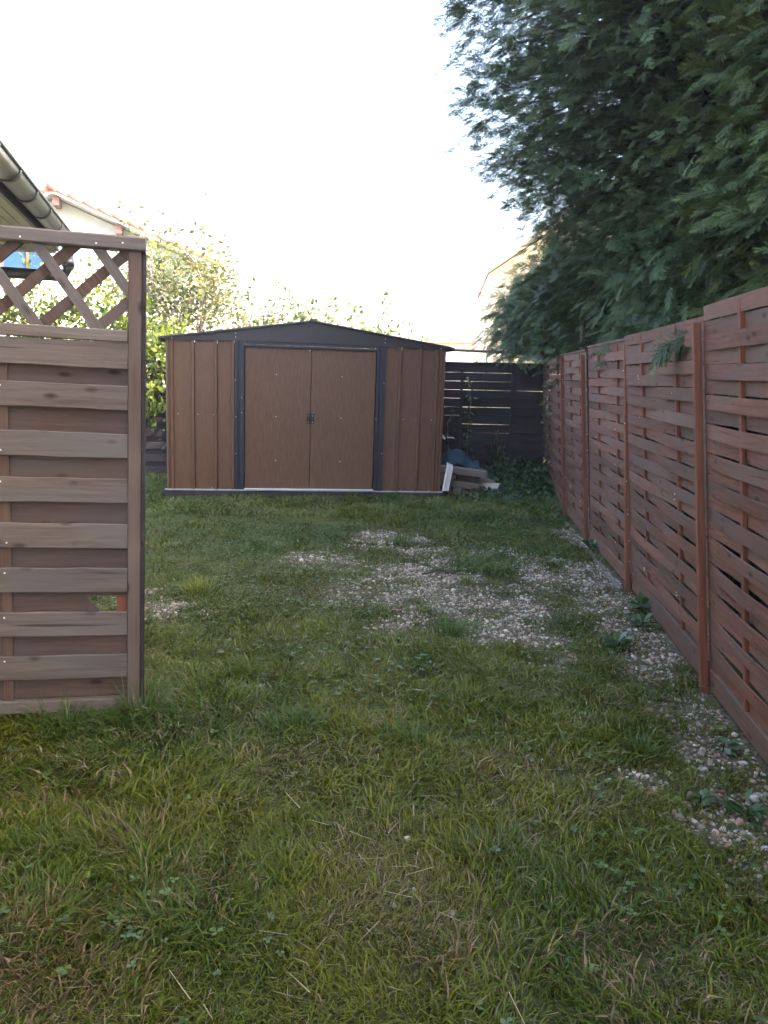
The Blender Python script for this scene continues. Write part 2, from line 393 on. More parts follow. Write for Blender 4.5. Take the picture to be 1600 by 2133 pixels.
def woven_slat(L, phase, h, th=0.008, amp=0.013, bats=(0.28, 0.72), n=18, seed=0):
    """one thin slat bending in front of one batten and behind the next"""
    r = random.Random(seed); v = []; f = []
    sgn = 1 if phase == 0 else -1
    sag = r.uniform(-0.004, 0.004); tw = r.uniform(-0.004, 0.004)
    for i in range(n + 1):
        t = i / n; x = t * L
        a, b = bats
        if t < a * 0.5: k = sin(pi / 2 * t / (a * 0.5)) * 0
        k = sin(pi * t / (a + (b - a) / 2)) if t < a + (b - a) / 2 else -sin(pi * (t - (a + b) / 2) / (1 - (a + b) / 2))
        y = -sgn * amp * k
        zz = sag * sin(pi * t) + r.uniform(-0.0008, 0.0008)
        for (dy, dz) in ((-th / 2, 0), (th / 2, 0), (th / 2, h), (-th / 2, h)):
            v.append((x, y + dy + (tw if dz else -tw) * sin(pi * t), zz + dz))
        if i:
            p, q = (i - 1) * 4, i * 4
            for j in range(4): f.append((p + j, p + (j + 1) % 4, q + (j + 1) % 4, q + j))
    f += [(3, 2, 1, 0), tuple(n * 4 + j for j in range(4))]
    mb = MB(); mb.add(v, f); return mb

def make_woven_fence():
    root = empty('woven_fence', (*POSTS[1], 0), 'long red brown woven slat fence leaning inwards beside the gravel', 'fence')
    R = root.matrix_world.copy(); R = T(*POSTS[1], 0); Ri = R.inverted()
    pts = POSTS + [CORNER]
    for k in range(5):
        a, b = Vector((*pts[k], 0)), Vector((*pts[k + 1], 0)); L = (b - a).length
        u = (b - a) / L
        lean = radians(LEAN[k] if k < 5 else 4)
        side = Vector((-u.y, u.x, 0))            # towards the garden (left when walking away)
        w = Vector((0, 0, 1)) * cos(lean) + side * sin(lean)
        F = frame(a, u, w)                        # local y = w x u : towards the garden is +y
        top = TOPS[min(k, 3)]
        h = 0.0650; pitch = 0.0663
        rows = int((top - 0.10) / pitch)
        protos = {}
        for rix in range(rows):
            key = (rix % 2, rix % 5)
            if key not in protos: protos[key] = woven_slat(L - 0.03, rix % 2, h, seed=k * 50 + key[0] * 10 + key[1]).mesh('slat', M['slat'])
            if rix == 0: me = woven_slat(L - 0.03, 0, h, amp=0.003, seed=k).mesh('slat', M['slat'])
            elif rix % 7 == 3: me = woven_slat(L - 0.03, rix % 2, h, seed=k * 50 + rix).mesh('slat', M['slat'])
            else: me = protos[key]
            z = top - (rix + 1) * pitch
            wob = rnd.uniform(-0.0035, 0.0035)
            link('slat', me, root, Ri @ F @ T(0.015, 0.0, z) @ Matrix.Rotation(wob / L * 1.5, 4, 'Y') @ Matrix.Rotation(rnd.uniform(-0.02, 0.02), 4, 'X'))
        # bottom board and the two battens the slats weave round
        MB().box(0.02, L - 0.02, -0.012, 0.012, 0.015, top - rows * pitch - 0.004, bev=0.003).build('base_board', M['slat'], root, Ri @ F)
        for q in (0.28, 0.72):
            MB().box(q * L - 0.016, q * L + 0.016, -0.010, 0.010, 0.03, top - 0.012, bev=0.002).build('batten', M['fence_post'], root, Ri @ F)
        # frame strips at both ends and the post in front of the joint
        for x in (0.02, L - 0.045):
            MB().box(x, x + 0.025, -0.028, -0.019, 0.02, top - 0.01).build('end_strip', M['fence_post'], root, Ri @ F)
        MB().box(-0.018, 0.018, 0.022, 0.058, -0.1, top - 0.03, bev=0.004).build('post', M['fence_post'], root, Ri @ F)
        MB().box(0.01, L - 0.01, -0.035, 0.013, top + 0.001, top + 0.018, bev=0.003).build('capping', M['slat'], root, Ri @ F) if k in (2, 3, 4) else None
        # a few staples and droppings left pale on the slats are joined
    sm = MB()
    for k in range(1, 5):
        a, b = Vector((*pts[k], 0)), Vector((*pts[k + 1], 0)); u = (b - a).normalized(); L = (b - a).length
        lean = radians(LEAN[k]); side = Vector((-u.y, u.x, 0)); w = Vector((0, 0, 1)) * cos(lean) + side * sin(lean); F = Ri @ frame(a, u, w)
        for _ in range(26):
            x = rnd.choice((0.03, 0.28 * L, 0.72 * L, L - 0.04)) + rnd.uniform(-0.01, 0.01); z = rnd.uniform(0.2, 1.7); s = rnd.uniform(0.0018, 0.003)
            p = F @ Vector((x, 0.026, z))
            sm.box(p.x - s, p.x + s, p.y - s, p.y + s, p.z - s, p.z + s)
    sm.build('staple', M['screw'], root, kind='stuff')
make_woven_fence()

def make_kerb():
    mb = MB()
    pts = [Vector((*p, 0)) for p in POSTS] + [Vector((*CORNER, 0))]
    for k in range(2, 5):
        a, b = pts[k - 1], pts[k]; u = (b - a).normalized(); s = Vector((-u.y, u.x, 0))
        n = 3
        for j in range(n):
            p = a + (b - a) * (j / n) + u * 0.005; q = a + (b - a) * ((j + 1) / n) - u * 0.005
            o = s * (0.068 + rnd.uniform(-0.003, 0.003)); o2 = s * 0.108; z = (0.008 if k > 2 else -0.008) + rnd.uniform(-0.018, 0.018)
            vs = [p + o, q + o, q + o2, p + o2]
            vs = [(*v.xy, -0.1) for v in vs] + [(*v.xy, z) for v in vs]
            mb.add(vs, [(0, 3, 2, 1), (4, 5, 6, 7), (0, 1, 5, 4), (1, 2, 6, 5), (2, 3, 7, 6), (3, 0, 4, 7)])
    tag(mb.build('kerb', M['kerb']), kind='structure')
make_kerb()

# ------------------------------------------------------------------ back fence
def make_back_fence():
    A, B = Vector((2.30, 11.66, 0)), Vector((-5.2, 12.05, 0))
    root = empty('back_fence', A, 'dark brown horizontal slat fence along the far end behind the shed', 'fence')
    L = (A - B).length; u = (A - B).normalized()
    F = T(*(-A)) @ frame(B, u, Vector((0, 0, 1)))      # x runs from the left end to the corner, garden side is -y
    span = 1.8; n = int(L / span) + 1
    x1 = L
    k = 0
    while x1 > 0.1:
        x0 = max(0, x1 - span); right = x0 > 3.6
        top = 1.67 if right else 1.64
        MB().box(x0 - 0.035, x0 + 0.035, -0.05, 0.02, -0.1, top + 0.03, bev=0.005).build('post', M['dark_slat'], root, F)
        if right:
            pitch = 0.122; rows = 14
            for r in range(rows):
                z = top - (r + 1) * pitch + 0.02
                edges = [x0 + 0.001, x0 + 0.32 * span, x0 + 0.72 * span, x1 - 0.001]
                for ea, eb in zip(edges[:-1], edges[1:]):
                    if eb - ea < 0.05: continue
                    gap = rnd.choice((0.0, 0.0, 0.0012, 0.0015, 0.002)) if 0 < r < 9 else 0.0
                    me = MB().box(-(eb - ea) / 2 + .001, (eb - ea) / 2 - .001, -0.009, 0.009, 0, pitch - gap + (0 if gap else 0.004), bev=0.003).mesh('slat', M['dark_slat'])
                    link('slat', me, root, F @ T((ea + eb) / 2, -0.012 if gap or r % 2 else 0.008, z) @ Matrix.Rotation(rnd.uniform(-0.003, 0.003), 4, 'Y'))
            for q in (0.32, 0.72):
                MB().box(x0 + q * span - 0.02, x0 + q * span + 0.02, -0.046, -0.022, 0.02, top + (0.03 if k == 0 else 0), bev=0.003).build('batten', M['dark_slat'], root, F)
            MB().box(x0, x1, -0.045, 0.02, top + 0.021, top + 0.045, bev=0.004).build('capping', M['dark_slat'], root, F)
        else:
            for r in range(18):
                z = top - (r + 1) * 0.092
                me = MB().box(-(x1 - x0) / 2, (x1 - x0) / 2, -0.007, 0.007, 0, 0.105, bev=0.003).mesh('slat', M['dark_slat'])
                link('slat', me, root, F @ T((x0 + x1) / 2, -0.022 if r % 2 else 0.002, z) @ Matrix.Rotation(rnd.uniform(-0.003, 0.003), 4, 'Y'))
        x1 = x0; k += 1
make_back_fence()

def make_wire_fence():
    A, B = Vector((0.2, 12.3, 0)), Vector((2.9, 12.45, 0))
    root = empty('wire_fence', A, 'thin bamboo pole on wire mesh rising above the dark back fence', 'fence')
    pts = [(0, 0, 1.935), (0.5, 0.02, 1.905), (1.0, 0.05, 1.895), (1.5, 0.08, 1.88), (2.1, 0.12, 1.87), (2.7, 0.15, 1.85)]
    MB().tube(pts, [0.017, 0.018, 0.02, 0.019, 0.021, 0.016], 8).build('bamboo_pole', M['bamboo'], root, smooth=True)
    mb = MB()
    for z in (1.82, 1.74, 1.66): mb.tube([(0, 0.03, z + .02), (2.7, 0.17, z - .03)], 0.002, 4)
    for i in range(28): x = i * 0.1; mb.tube([(x, 0.03 + x * 0.05, 0.4), (x + .01, 0.03 + x * 0.05, 1.9 - x * 0.02)], 0.0018, 4)
    mb.build('wire_mesh', M['wire'], root)
    for x in (0.05, 1.3, 2.6): MB().tube([(x, .05, -0.1), (x, .06, 1.9)], 0.012, 6).build('stake', M['wire'], root)
make_wire_fence()

# ------------------------------------------------------------------ shed
SHED = Matrix.Translation((-0.95, 9.83, 0)) @ Matrix.Rotation(radians(9), 4, 'Z') @ Matrix.Rotation(radians(0.7), 4, 'Y')

def fin_panel(x0, x1, z0, z1, fin_left):
    """profiled steel sheet: flat field with a raised fold on one edge"""
    f = 0.034; d = 0.026
    if fin_left: pr = [(x0, 0), (x0 + 0.004, -d), (x0 + f, -d), (x0 + f + 0.006, 0), (x1, 0)]
    else: pr = [(x0, 0), (x1 - f - 0.006, 0), (x1 - f, -d), (x1 - 0.004, -d), (x1, 0)]
    n = len(pr); vs = [(x, y, z) for z in (z0, z1) for x, y in pr] + [(x, y + 0.003, z) for z in (z0, z1) for x, y in pr]
    fs = [(i, i + 1, n + i + 1, n + i) for i in range(n - 1)] + [(2 * n + i + 1, 2 * n + i, 3 * n + i, 3 * n + i + 1) for i in range(n - 1)]
    mb = MB(); mb.add(vs, fs); return mb

def make_shed():
    root = empty('garden_shed', label='wood grain metal garden shed with dark trim and double sliding doors', cat='shed', mat=SHED)
    D = 1.55; zb, zt = 0.10, 1.872
    MB().box(-1.72, 1.77, -0.035, D + 0.06, -0.14, 0.078, bev=0.008).build('base_slab', M['slab'], root)
    MB().box(-1.70, 1.70, -0.02, 0.02, 0.079, 0.092).build('base_rail', M['alu'], root)
    # front: three boards on each side of the doors
    for a, b in ((-1.584, -1.347), (-1.341, -1.085), (-1.079, -0.885)): fin_panel(a, b, zb - .006, zt, False).build('wall_panel', M['shed_wood'], root)
    for a, b in ((0.925, 1.119), (1.125, 1.369), (1.375, 1.579)): fin_panel(a, b, zb - .006, zt, False).build('wall_panel', M['shed_wood'], root)
    # corner posts folded into three ribs
    for s, x0 in ((-1, -1.675), (1, 1.58)):
        pr = [(0, 0.06), (0, -0.005), (0.012, -0.02), (0.03, -0.02), (0.036, -0.004), (0.05, -0.004), (0.056, -0.02), (0.08, -0.02), (0.09, 0), (0.09, 0.06)]
        if s > 0: pr = [(0.09 - x, y) for x, y in pr][::-1]
        n = len(pr); vs = [(x0 + x, y, z) for z in (zb - .006, zt) for x, y in pr]
        MB().add(vs, [(i, i + 1, n + i + 1, n + i) for i in range(n - 1)] + [tuple(range(n, 2 * n))]).build('corner_post', M['shed_wood'], root)
    # sides and back
    for x in (-1.668, 1.662):
        m = MB()
        for i in range(6):
            y0 = 0.06 + i * (D - 0.06) / 6; y1 = 0.06 + (i + 1) * (D - 0.06) / 6
            o = (0.016 if x > 0 else -0.016)
            m.add([(x, y0, zb), (x, y1 - 0.03, zb), (x + o, y1 - 0.02, zb), (x + o, y1, zb), (x, y0, zt), (x, y1 - 0.03, zt), (x + o, y1 - 0.02, zt), (x + o, y1, zt)],
                  [(0, 1, 5, 4), (1, 2, 6, 5), (2, 3, 7, 6)])
        m.build('side_wall', M['shed_wood'], root)
    MB().box(-1.66, 1.66, D - 0.01, D, zb, zt).build('rear_wall', M['shed_wood'], root)
    # door frame posts in dark folded steel
    for a, b in ((-0.882, -0.772), (0.812, 0.922)):
        pr = [(a, 0.03), (a, -0.03), (a + 0.035, -0.03), (a + 0.042, -0.022), (a + 0.055, -0.022), (a + 0.062, -0.03), (b, -0.03), (b, 0.03)]
        n = len(pr); vs = [(x, y, z) for z in (zb - .004, 1.862) for x, y in pr]
        MB().add(vs, [(i, i + 1, n + i + 1, n + i) for i in range(n - 1)] + [tuple(range(n, 2 * n))]).build('door_post', M['trim'], root)
    MB().box(-0.77, 0.81, -0.024, -0.004, 1.796, 1.822, bev=0.003).build('door_track', M['trim'], root)
    MB().box(-0.77, 0.81, -0.012, 0.0, 1.824, 1.868).build('door_header', M['roof_trim'], root)
    # two sliding doors, each with its handle plate
    for a, b, hx in ((-0.762, 0.020, -0.024), (0.025, 0.804, 0.026)):
        d = MB().box(a, b, 0.004, 0.022, 0.112, 1.794, bev=0.003).build('door', M['shed_wood'], root)
        e = 0.004
        hp = MB().box(hx, hx + 0.042, -0.006, 0.003, 0.905, 1.025, bev=0.002)
        hp.build('handle', M['plastic'], d)
        sc_ = MB()
        for z in (0.45, 0.98, 1.48):
            x = (a + b) / 2 - 0.02; sc_.box(x - e, x + e, -0.002, 0.003, z - e, z + e)
        for z in (0.925, 1.0):
            sc_.box(hx + 0.021 - 0.003, hx + 0.021 + 0.003, -0.008, -0.0045, z - 0.003, z + 0.003)
        sc_.build('screw', M['screw'], d, kind='stuff')
    MB().box(-0.765, 0.815, -0.05, 0.024, 0.0925, 0.108, bev=0.003).build('sill', M['alu'], root)
    # gable sheets left and right, centre seam, roof
    ridge, ez = 2.108, 1.858
    for s in (-1, 1):
        xe = -1.70 if s < 0 else 1.70; xc = 0.035
        poly = [(xe, ez - 0.012), (xc - 0.001 if s < 0 else xc + 0.001, 1.866), (xc - 0.001 if s < 0 else xc + 0.001, ridge), (xe, ez + 0.012)]
        MB().prism(poly, -0.029, -0.0175).build('gable_sheet', M['roof_trim'], root)
    MB().box(0.012, 0.058, -0.033, -0.0295, 1.868, ridge - 0.01).build('gable_seam', M['roof_trim'], root)
    for s in (-1, 1):
        xe = -1.75 if s < 0 else 1.76; xc = 0.035
        m = MB()
        dz = 0.014
        def zz(x): return ridge - (ridge - ez) * abs(x - xc) / 1.735
        m.prism([(xe, zz(xe) + 0.002), (xc, ridge + 0.002), (xc, ridge + dz), (xe, zz(xe) + dz)], -0.06, D + 0.08)
        for i in range(1, 8):
            y = -0.06 + i * (D + 0.14) / 8
            m.add([(xe, y - 0.015, zz(xe) + dz), (xc, y - 0.015, ridge + dz), (xc, y, ridge + dz + 0.02), (xe, y, zz(xe) + dz + 0.02), (xc, y + 0.015, ridge + dz), (xe, y + 0.015, zz(xe) + dz)], [(0, 1, 2, 3), (3, 2, 4, 5)])
        m.build('roof_sheet', M['roof_trim'], root)
        MB().box(xe - 0.004 if s < 0 else xe - 0.03, xe + 0.03 if s < 0 else xe + 0.004, -0.065, D + 0.08, zz(xe) - 0.028, zz(xe) + 0.001, bev=0.004).build('eave_trim', M['roof_trim'], root)
    MB().box(-0.008, 0.078, -0.07, D + 0.09, ridge + 0.016, ridge + 0.036, bev=0.006).build('ridge_cap', M['gutter_dark'], root)
    e = 0.0042; sm = MB()
    for x, z in [(-1.62, 0.985), (-1.54, 0.985), (-1.31, 0.985), (-1.13, 0.985), (1.17, 0.985), (1.33, 0.985), (1.52, 0.985), (-1.15, 0.105), (1.17, 0.105), (1.34, 0.105), (1.52, 0.105)]:
        sm.box(x - e, x + e, -0.006, -0.0005, z - e, z + e)
    for x, z in [(-0.872, 1.40), (-0.868, 0.97), (-0.868, 0.53), (0.905, 1.42), (0.82, 0.98), (0.905, 0.56), (-0.80, 1.20), (-0.80, 1.02)]:
        sm.box(x - e, x + e, -0.036, -0.0305, z - e, z + e)
    for x, z in [(-0.872, 1.90), (-0.872, 1.945), (0.905, 1.90), (0.905, 1.945), (0.0, 1.775), (0.79, 1.83), (-1.6, 1.862), (1.6, 1.862)]:
        sm.box(x - e, x + e, -0.036, -0.0295, z - e, z + e)
    sm.build('screw', M['screw'], root, kind='stuff')
make_shed()

# ------------------------------------------------------------------ timber, boards and tarpaulin beside the shed
def single(name, mb, mat, label, cat, matrix, group=None):
    return tag(mb.build(name, mat, None, matrix), label, cat, group)

def rz(a): return Matrix.Rotation(radians(a), 4, 'Z')
def ry(a): return Matrix.Rotation(radians(a), 4, 'Y')
def rx(a): return Matrix.Rotation(radians(a), 4, 'X')
single('timber_beam', MB().box(-0.32, 0.32, -0.11, 0.11, 0, 0.082, bev=0.005), M['grey_timber'], 'topmost thick grey timber beam of the pile beside the shed', 'timber', T(0.98, 10.32, 0.268) @ rz(-3) @ ry(5.5), 'timbers piled beside the shed')
single('timber_beam', MB().box(-0.33, 0.33, -0.10, 0.10, 0, 0.085, bev=0.005), M['grey_timber'], 'lower grey timber beam lying on upright boards below the topmost beam', 'timber', T(0.92, 10.31, 0.108) @ rz(-2) @ ry(6.0), 'timbers piled beside the shed')
single('timber_block', MB().box(-0.10, 0.10, -0.09, 0.09, 0, 0.06, bev=0.004), M['grey_timber'], 'short grey timber block wedged between the two grey beams', 'timber', T(0.80, 10.30, 0.208) @ ry(5), 'timbers piled beside the shed')
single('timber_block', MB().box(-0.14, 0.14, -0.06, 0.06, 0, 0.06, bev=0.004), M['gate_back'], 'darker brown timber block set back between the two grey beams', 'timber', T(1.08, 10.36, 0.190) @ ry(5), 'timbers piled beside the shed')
def stump():
    r = random.Random(5); n = 12
    lo = [(cos(2 * pi * i / n) * 0.11 * r.uniform(.85, 1.1), sin(2 * pi * i / n) * 0.09 * r.uniform(.85, 1.1)) for i in range(n)]
    vs = [(-0.16, y, z) for y, z in lo] + [(0.16, y * 1.02, z * 1.05) for y, z in lo]
    fs = [tuple(range(n)), tuple(range(2 * n - 1, n - 1, -1))] + [(i, n + i, n + (i + 1) % n, (i + 1) % n) for i in range(n)]
    m = MB(); m.add(vs, fs); return m
single('cut_log', stump(), M['pale_bark'], 'squat pale sawn log end at the right of the timber pile', 'log', T(1.34, 10.33, 0.075) @ rz(-25), None)
single('timber_plank', MB().box(-0.22, 0.22, -0.16, 0.16, 0, 0.03, bev=0.004), M['grey_timber'], 'wide greenish grey plank sloping down to the cut log behind the beams', 'timber', T(1.22, 10.52, 0.175) @ rz(-12) @ ry(11), 'timbers piled beside the shed')
for i, (x, h, mt, lb) in enumerate([(0.80, .155, 'gate_post', 'upright brown board stub under the pile nearest the shed'), (0.93, .135, 'grey_timber', 'upright grey board stub second from the shed under the pile'),
                                (1.05, .125, 'gate_post', 'upright brown board stub third from the shed under the pile'), (1.16, .11, 'grey_timber', 'upright grey board stub beside the cut log under the pile')]):
    single('board_stub', MB().box(-0.055, 0.055, -0.02, 0.02, -0.05, h - 0.05, bev=0.004), M[mt], lb, 'timber', T(x, 10.22 + 0.01 * i, 0.03) @ rx(-4) @ rz(rnd.uniform(-6, 6)), 'upright board stubs under the timber pile')
for i, (dx, lb) in enumerate([(0, 'white panel leaning flat against the right corner of the shed'), (0.03, 'white panel edge sandwiched in the middle of the leaning stack'), (0.06, 'outermost white panel of the stack leaning by the timber')]):
    single('white_board', MB().box(-0.011, 0.011, -0.02, 0.75, 0, 0.31 - 0.01 * i, bev=0.002), M['white_board'], lb, 'panel', T(0.735 + dx, 10.02 + 0.012 * i, 0.09) @ rz(-4) @ ry(9), 'white panels leaning by the shed')

def cloth(w, d, fn, n=22, m=16):
    vs = []; fs = []
    for j in range(m + 1):
        for i in range(n + 1):
            u = i / n; v = j / m
            vs.append(fn(u, v))
    for j in range(m):
        for i in range(n):
            a = j * (n + 1) + i; fs.append((a, a + 1, a + n + 2, a + n + 1))
    mb = MB(); mb.add(vs, fs); return mb
def tarp(u, v):
    x = 0.62 * u; prof = 0.11 + 0.20 * math.exp(-((u - 0.48) / 0.30) ** 2) - 0.04 * (1 - u)
    ridge = math.exp(-((v - 0.42) / 0.42) ** 2)
    z = prof * ridge + 0.016 * sin(15 * u + 9 * v) * (0.4 + u) + 0.012 * sin(29 * v + 11 * u)
    return (x, 0.55 * v + 0.02 * sin(17 * u), z)
t_ = cloth(0, 0, tarp, 34, 22); tag(t_.build('tarpaulin', M['tarp'], None, T(0.62, 10.45, 0.275), smooth=True), 'crumpled blue tarpaulin draped on a dark heap behind the timber', 'tarpaulin')
def heap(u, v):
    a = 2 * pi * u; r = 1 - v
    return (0.36 * r * cos(a) * (1 + .12 * sin(3 * a)), 0.30 * r * sin(a), 0.50 * (1 - r ** 2.2) + 0.02 * sin(7 * a + 6 * v))
tag(cloth(0, 0, heap, 28, 10).build('sheeting_heap', M['black_sheet'], None, T(0.97, 10.78, 0.0), smooth=True), 'heap under black plastic sheeting between shed and back fence', 'heap')
single('white_pipe', MB().tube([(0, 0, 0), (0.03, 0.0, 0.13), (0.075, .0, 0.24)], 0.016, 8), M['white_board'], 'short bent white pipe sticking up beside the shed wall', 'pipe', T(0.775, 10.55, 0.70) @ ry(-55))
single('white_stick', MB().box(-0.045, 0.045, -0.008, 0.008, 0, 0.014, bev=0.002), M['white_board'], 'small white stick resting on the black heap by the fence', 'stick', T(0.86, 10.72, 0.70) @ ry(4))

# ------------------------------------------------------------------ lattice gate panel on the left
GATE = Matrix.Translation((-1.116, 3.365, 0)) @ Matrix.Rotation(radians(13), 4, 'Z') @ Matrix.Rotation(radians(1.9), 4, 'Y')

def make_gate():
    root = empty('lattice_panel', label='weathered brown board fence panel with diagonal lattice top in the left foreground', cat='fence panel', mat=GATE)
    X0 = -1.32   # left end, by the house
    fr, bk = M['gate_front'], M['gate_back']
    # stile (right), stile (left), cap, rails; local -y faces the camera
    for x, nm in ((0.0, 'stile'), (X0, 'stile')):
        MB().box(x, x + 0.052, -0.020, 0.032, 0.005, 1.972, bev=0.004).build(nm, M['gate_post'], root)
    MB().box(0.0525, 0.068, -0.010, 0.046, 0.02, 1.972, bev=0.003).build('stile_shade_strip', M['dark_slat'], root)  # dark strip added for the shade on the stile's right side
    MB().box(X0 - 0.01, 0.066, -0.034, 0.040, 1.974, 2.028, bev=0.006).build('cap_rail', M['gate_rail'], root)
    MB().box(X0 + 0.054, -0.002, -0.024, 0.016, 1.612, 1.660, bev=0.004).build('middle_rail', M['gate_rail'], root)
    MB().box(X0 + 0.054, -0.002, -0.020, 0.022, 0.026, 0.082, bev=0.004).build('bottom_rail', M['gate_rail'], root)
    def board(z0, z1, y0, y1, mt, x0=X0 + 0.054, x1=-0.002, cup=0.0, seed=0):
        r = random.Random(seed); n = 14; vs = []; fs = []
        e0 = [r.uniform(-.0018, .0018) for _ in range(n + 1)]; e1 = [r.uniform(-.0018, .0018) for _ in range(n + 1)]
        L = x1 - x0; b = 0.003
        for i in range(n + 1):
            t = i / n; bow = cup * sin(pi * t * 1.7 + seed)
            za, zb_ = z0 - (z0 + z1) / 2 + e0[i], z1 - (z0 + z1) / 2 + e1[i]
            ring = [(y0, za + b), (y0 + b, za), (y1, za), (y1, zb_), (y0 + b, zb_), (y0, zb_ - b)]
            vs += [(-L / 2 + L * t, y + bow, z) for y, z in ring]
            if i:
                p, q = (i - 1) * 6, i * 6
                fs += [(p + j, q + j, q + (j + 1) % 6, p + (j + 1) % 6) for j in range(6)]
        fs += [tuple(range(6)), tuple(range(n * 6 + 5, n * 6 - 1, -1))]
        return MB().add(vs, fs).build('board', mt, root, T((x0 + x1) / 2, 0, (z0 + z1) / 2))
    fronts = [(1.503, 1.609), (1.336, 1.436), (1.135, 1.238), (0.945, 1.048), (0.752, 0.856), (0.560, 0.666), (0.368, 0.474), (0.178, 0.283)]
    for i, (a, b) in enumerate(fronts): board(a, b, -0.016, -0.002, fr, cup=0.002, seed=i)
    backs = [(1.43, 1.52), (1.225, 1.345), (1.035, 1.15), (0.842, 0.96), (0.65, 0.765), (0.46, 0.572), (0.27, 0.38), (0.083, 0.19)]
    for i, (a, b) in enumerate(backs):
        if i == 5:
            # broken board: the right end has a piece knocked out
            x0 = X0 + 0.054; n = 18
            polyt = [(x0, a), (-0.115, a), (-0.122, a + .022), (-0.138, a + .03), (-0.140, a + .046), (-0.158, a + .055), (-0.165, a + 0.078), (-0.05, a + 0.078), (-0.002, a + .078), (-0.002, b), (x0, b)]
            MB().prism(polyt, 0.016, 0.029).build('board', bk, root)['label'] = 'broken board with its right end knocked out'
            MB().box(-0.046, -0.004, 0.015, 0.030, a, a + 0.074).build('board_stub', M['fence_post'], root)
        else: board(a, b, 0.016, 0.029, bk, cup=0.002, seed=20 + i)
    for x in (-0.505, -1.0):
        MB().box(x, x + 0.042, 0.0, 0.0148, 0.083, 1.608, bev=0.002).build('batten', M['gate_post'], root)
    # lattice: bars in two layers, cut to the opening
    xa, xb, za, zb_ = X0 + 0.054, -0.001, 1.662, 1.972
    def bar(cx, slope, y0, y1, mt):
        # centre line through (cx, mid height)
        zm = (za + zb_) / 2; hw = 0.021
        dx, dz = (1 / math.hypot(1, slope), slope / math.hypot(1, slope)); px, pz = -dz * hw, dx * hw
        P = []
        far = 1.0
        poly = [(cx - dx * far + px, zm - dz * far + pz), (cx + dx * far + px, zm + dz * far + pz), (cx + dx * far - px, zm + dz * far - pz), (cx - dx * far - px, zm - dz * far - pz)]
        def clip(poly, f):
            out = []
            for i in range(len(poly)):
                p, q = poly[i], poly[(i + 1) % len(poly)]; fp, fq = f(p), f(q)
                if fp >= 0: out.append(p)
                if fp * fq < 0: t = fp / (fp - fq); out.append((p[0] + (q[0] - p[0]) * t, p[1] + (q[1] - p[1]) * t))
            return out
        for f in (lambda p: p[0] - xa, lambda p: xb - p[0], lambda p: p[1] - za, lambda p: zb_ - p[1]):
            poly = clip(poly, f)
            if len(poly) < 3: return
        cxm = sum(p[0] for p in poly) / len(poly); czm = sum(p[1] for p in poly) / len(poly)
        ang = math.atan2(dz, dx)
        # the bar's own x axis follows its length so its grain does too
        R = T(cxm, 0, czm) @ Matrix.Rotation(-ang, 4, 'Y')
        Ri = R.inverted(); loc = [Ri @ Vector((p[0], 0, p[1])) for p in poly]
        MB().prism([(v.x, v.z) for v in loc], y0, y1).build('lattice_bar', mt, root, R)
    sd_, su_ = -1.37, 0.93
    for k in range(7): bar(0.0 - 0.232 * k, sd_, -0.016, -0.002, M['gate_rail'])
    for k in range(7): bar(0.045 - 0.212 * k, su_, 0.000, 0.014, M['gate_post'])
    nm = MB(); e = 0.0035
    for (a, b) in fronts[::1]:
        for z in ((a + 0.022, b - 0.02)[rnd.randint(0, 1)],):
            e = 0.0028; x = -0.484 + rnd.uniform(-0.012, 0.012); nm.box(x - e, x + e, -0.0185, -0.0155, z - e, z + e)
    for x, z in ((-0.40, 1.99), (-0.02, 2.0), (-0.12, 1.99)): nm.box(x - e, x + e, -0.0365, -0.0335, z - e, z + e)
    nm.build('nail', M['screw'], root, kind='stuff')
make_gate()

# ------------------------------------------------------------------ near house, upper left: eave, gutter and downpipe
G0, G1 = Vector((-1.02, 0.0, 2.75)), Vector((-3.06, 8.0, 2.75))

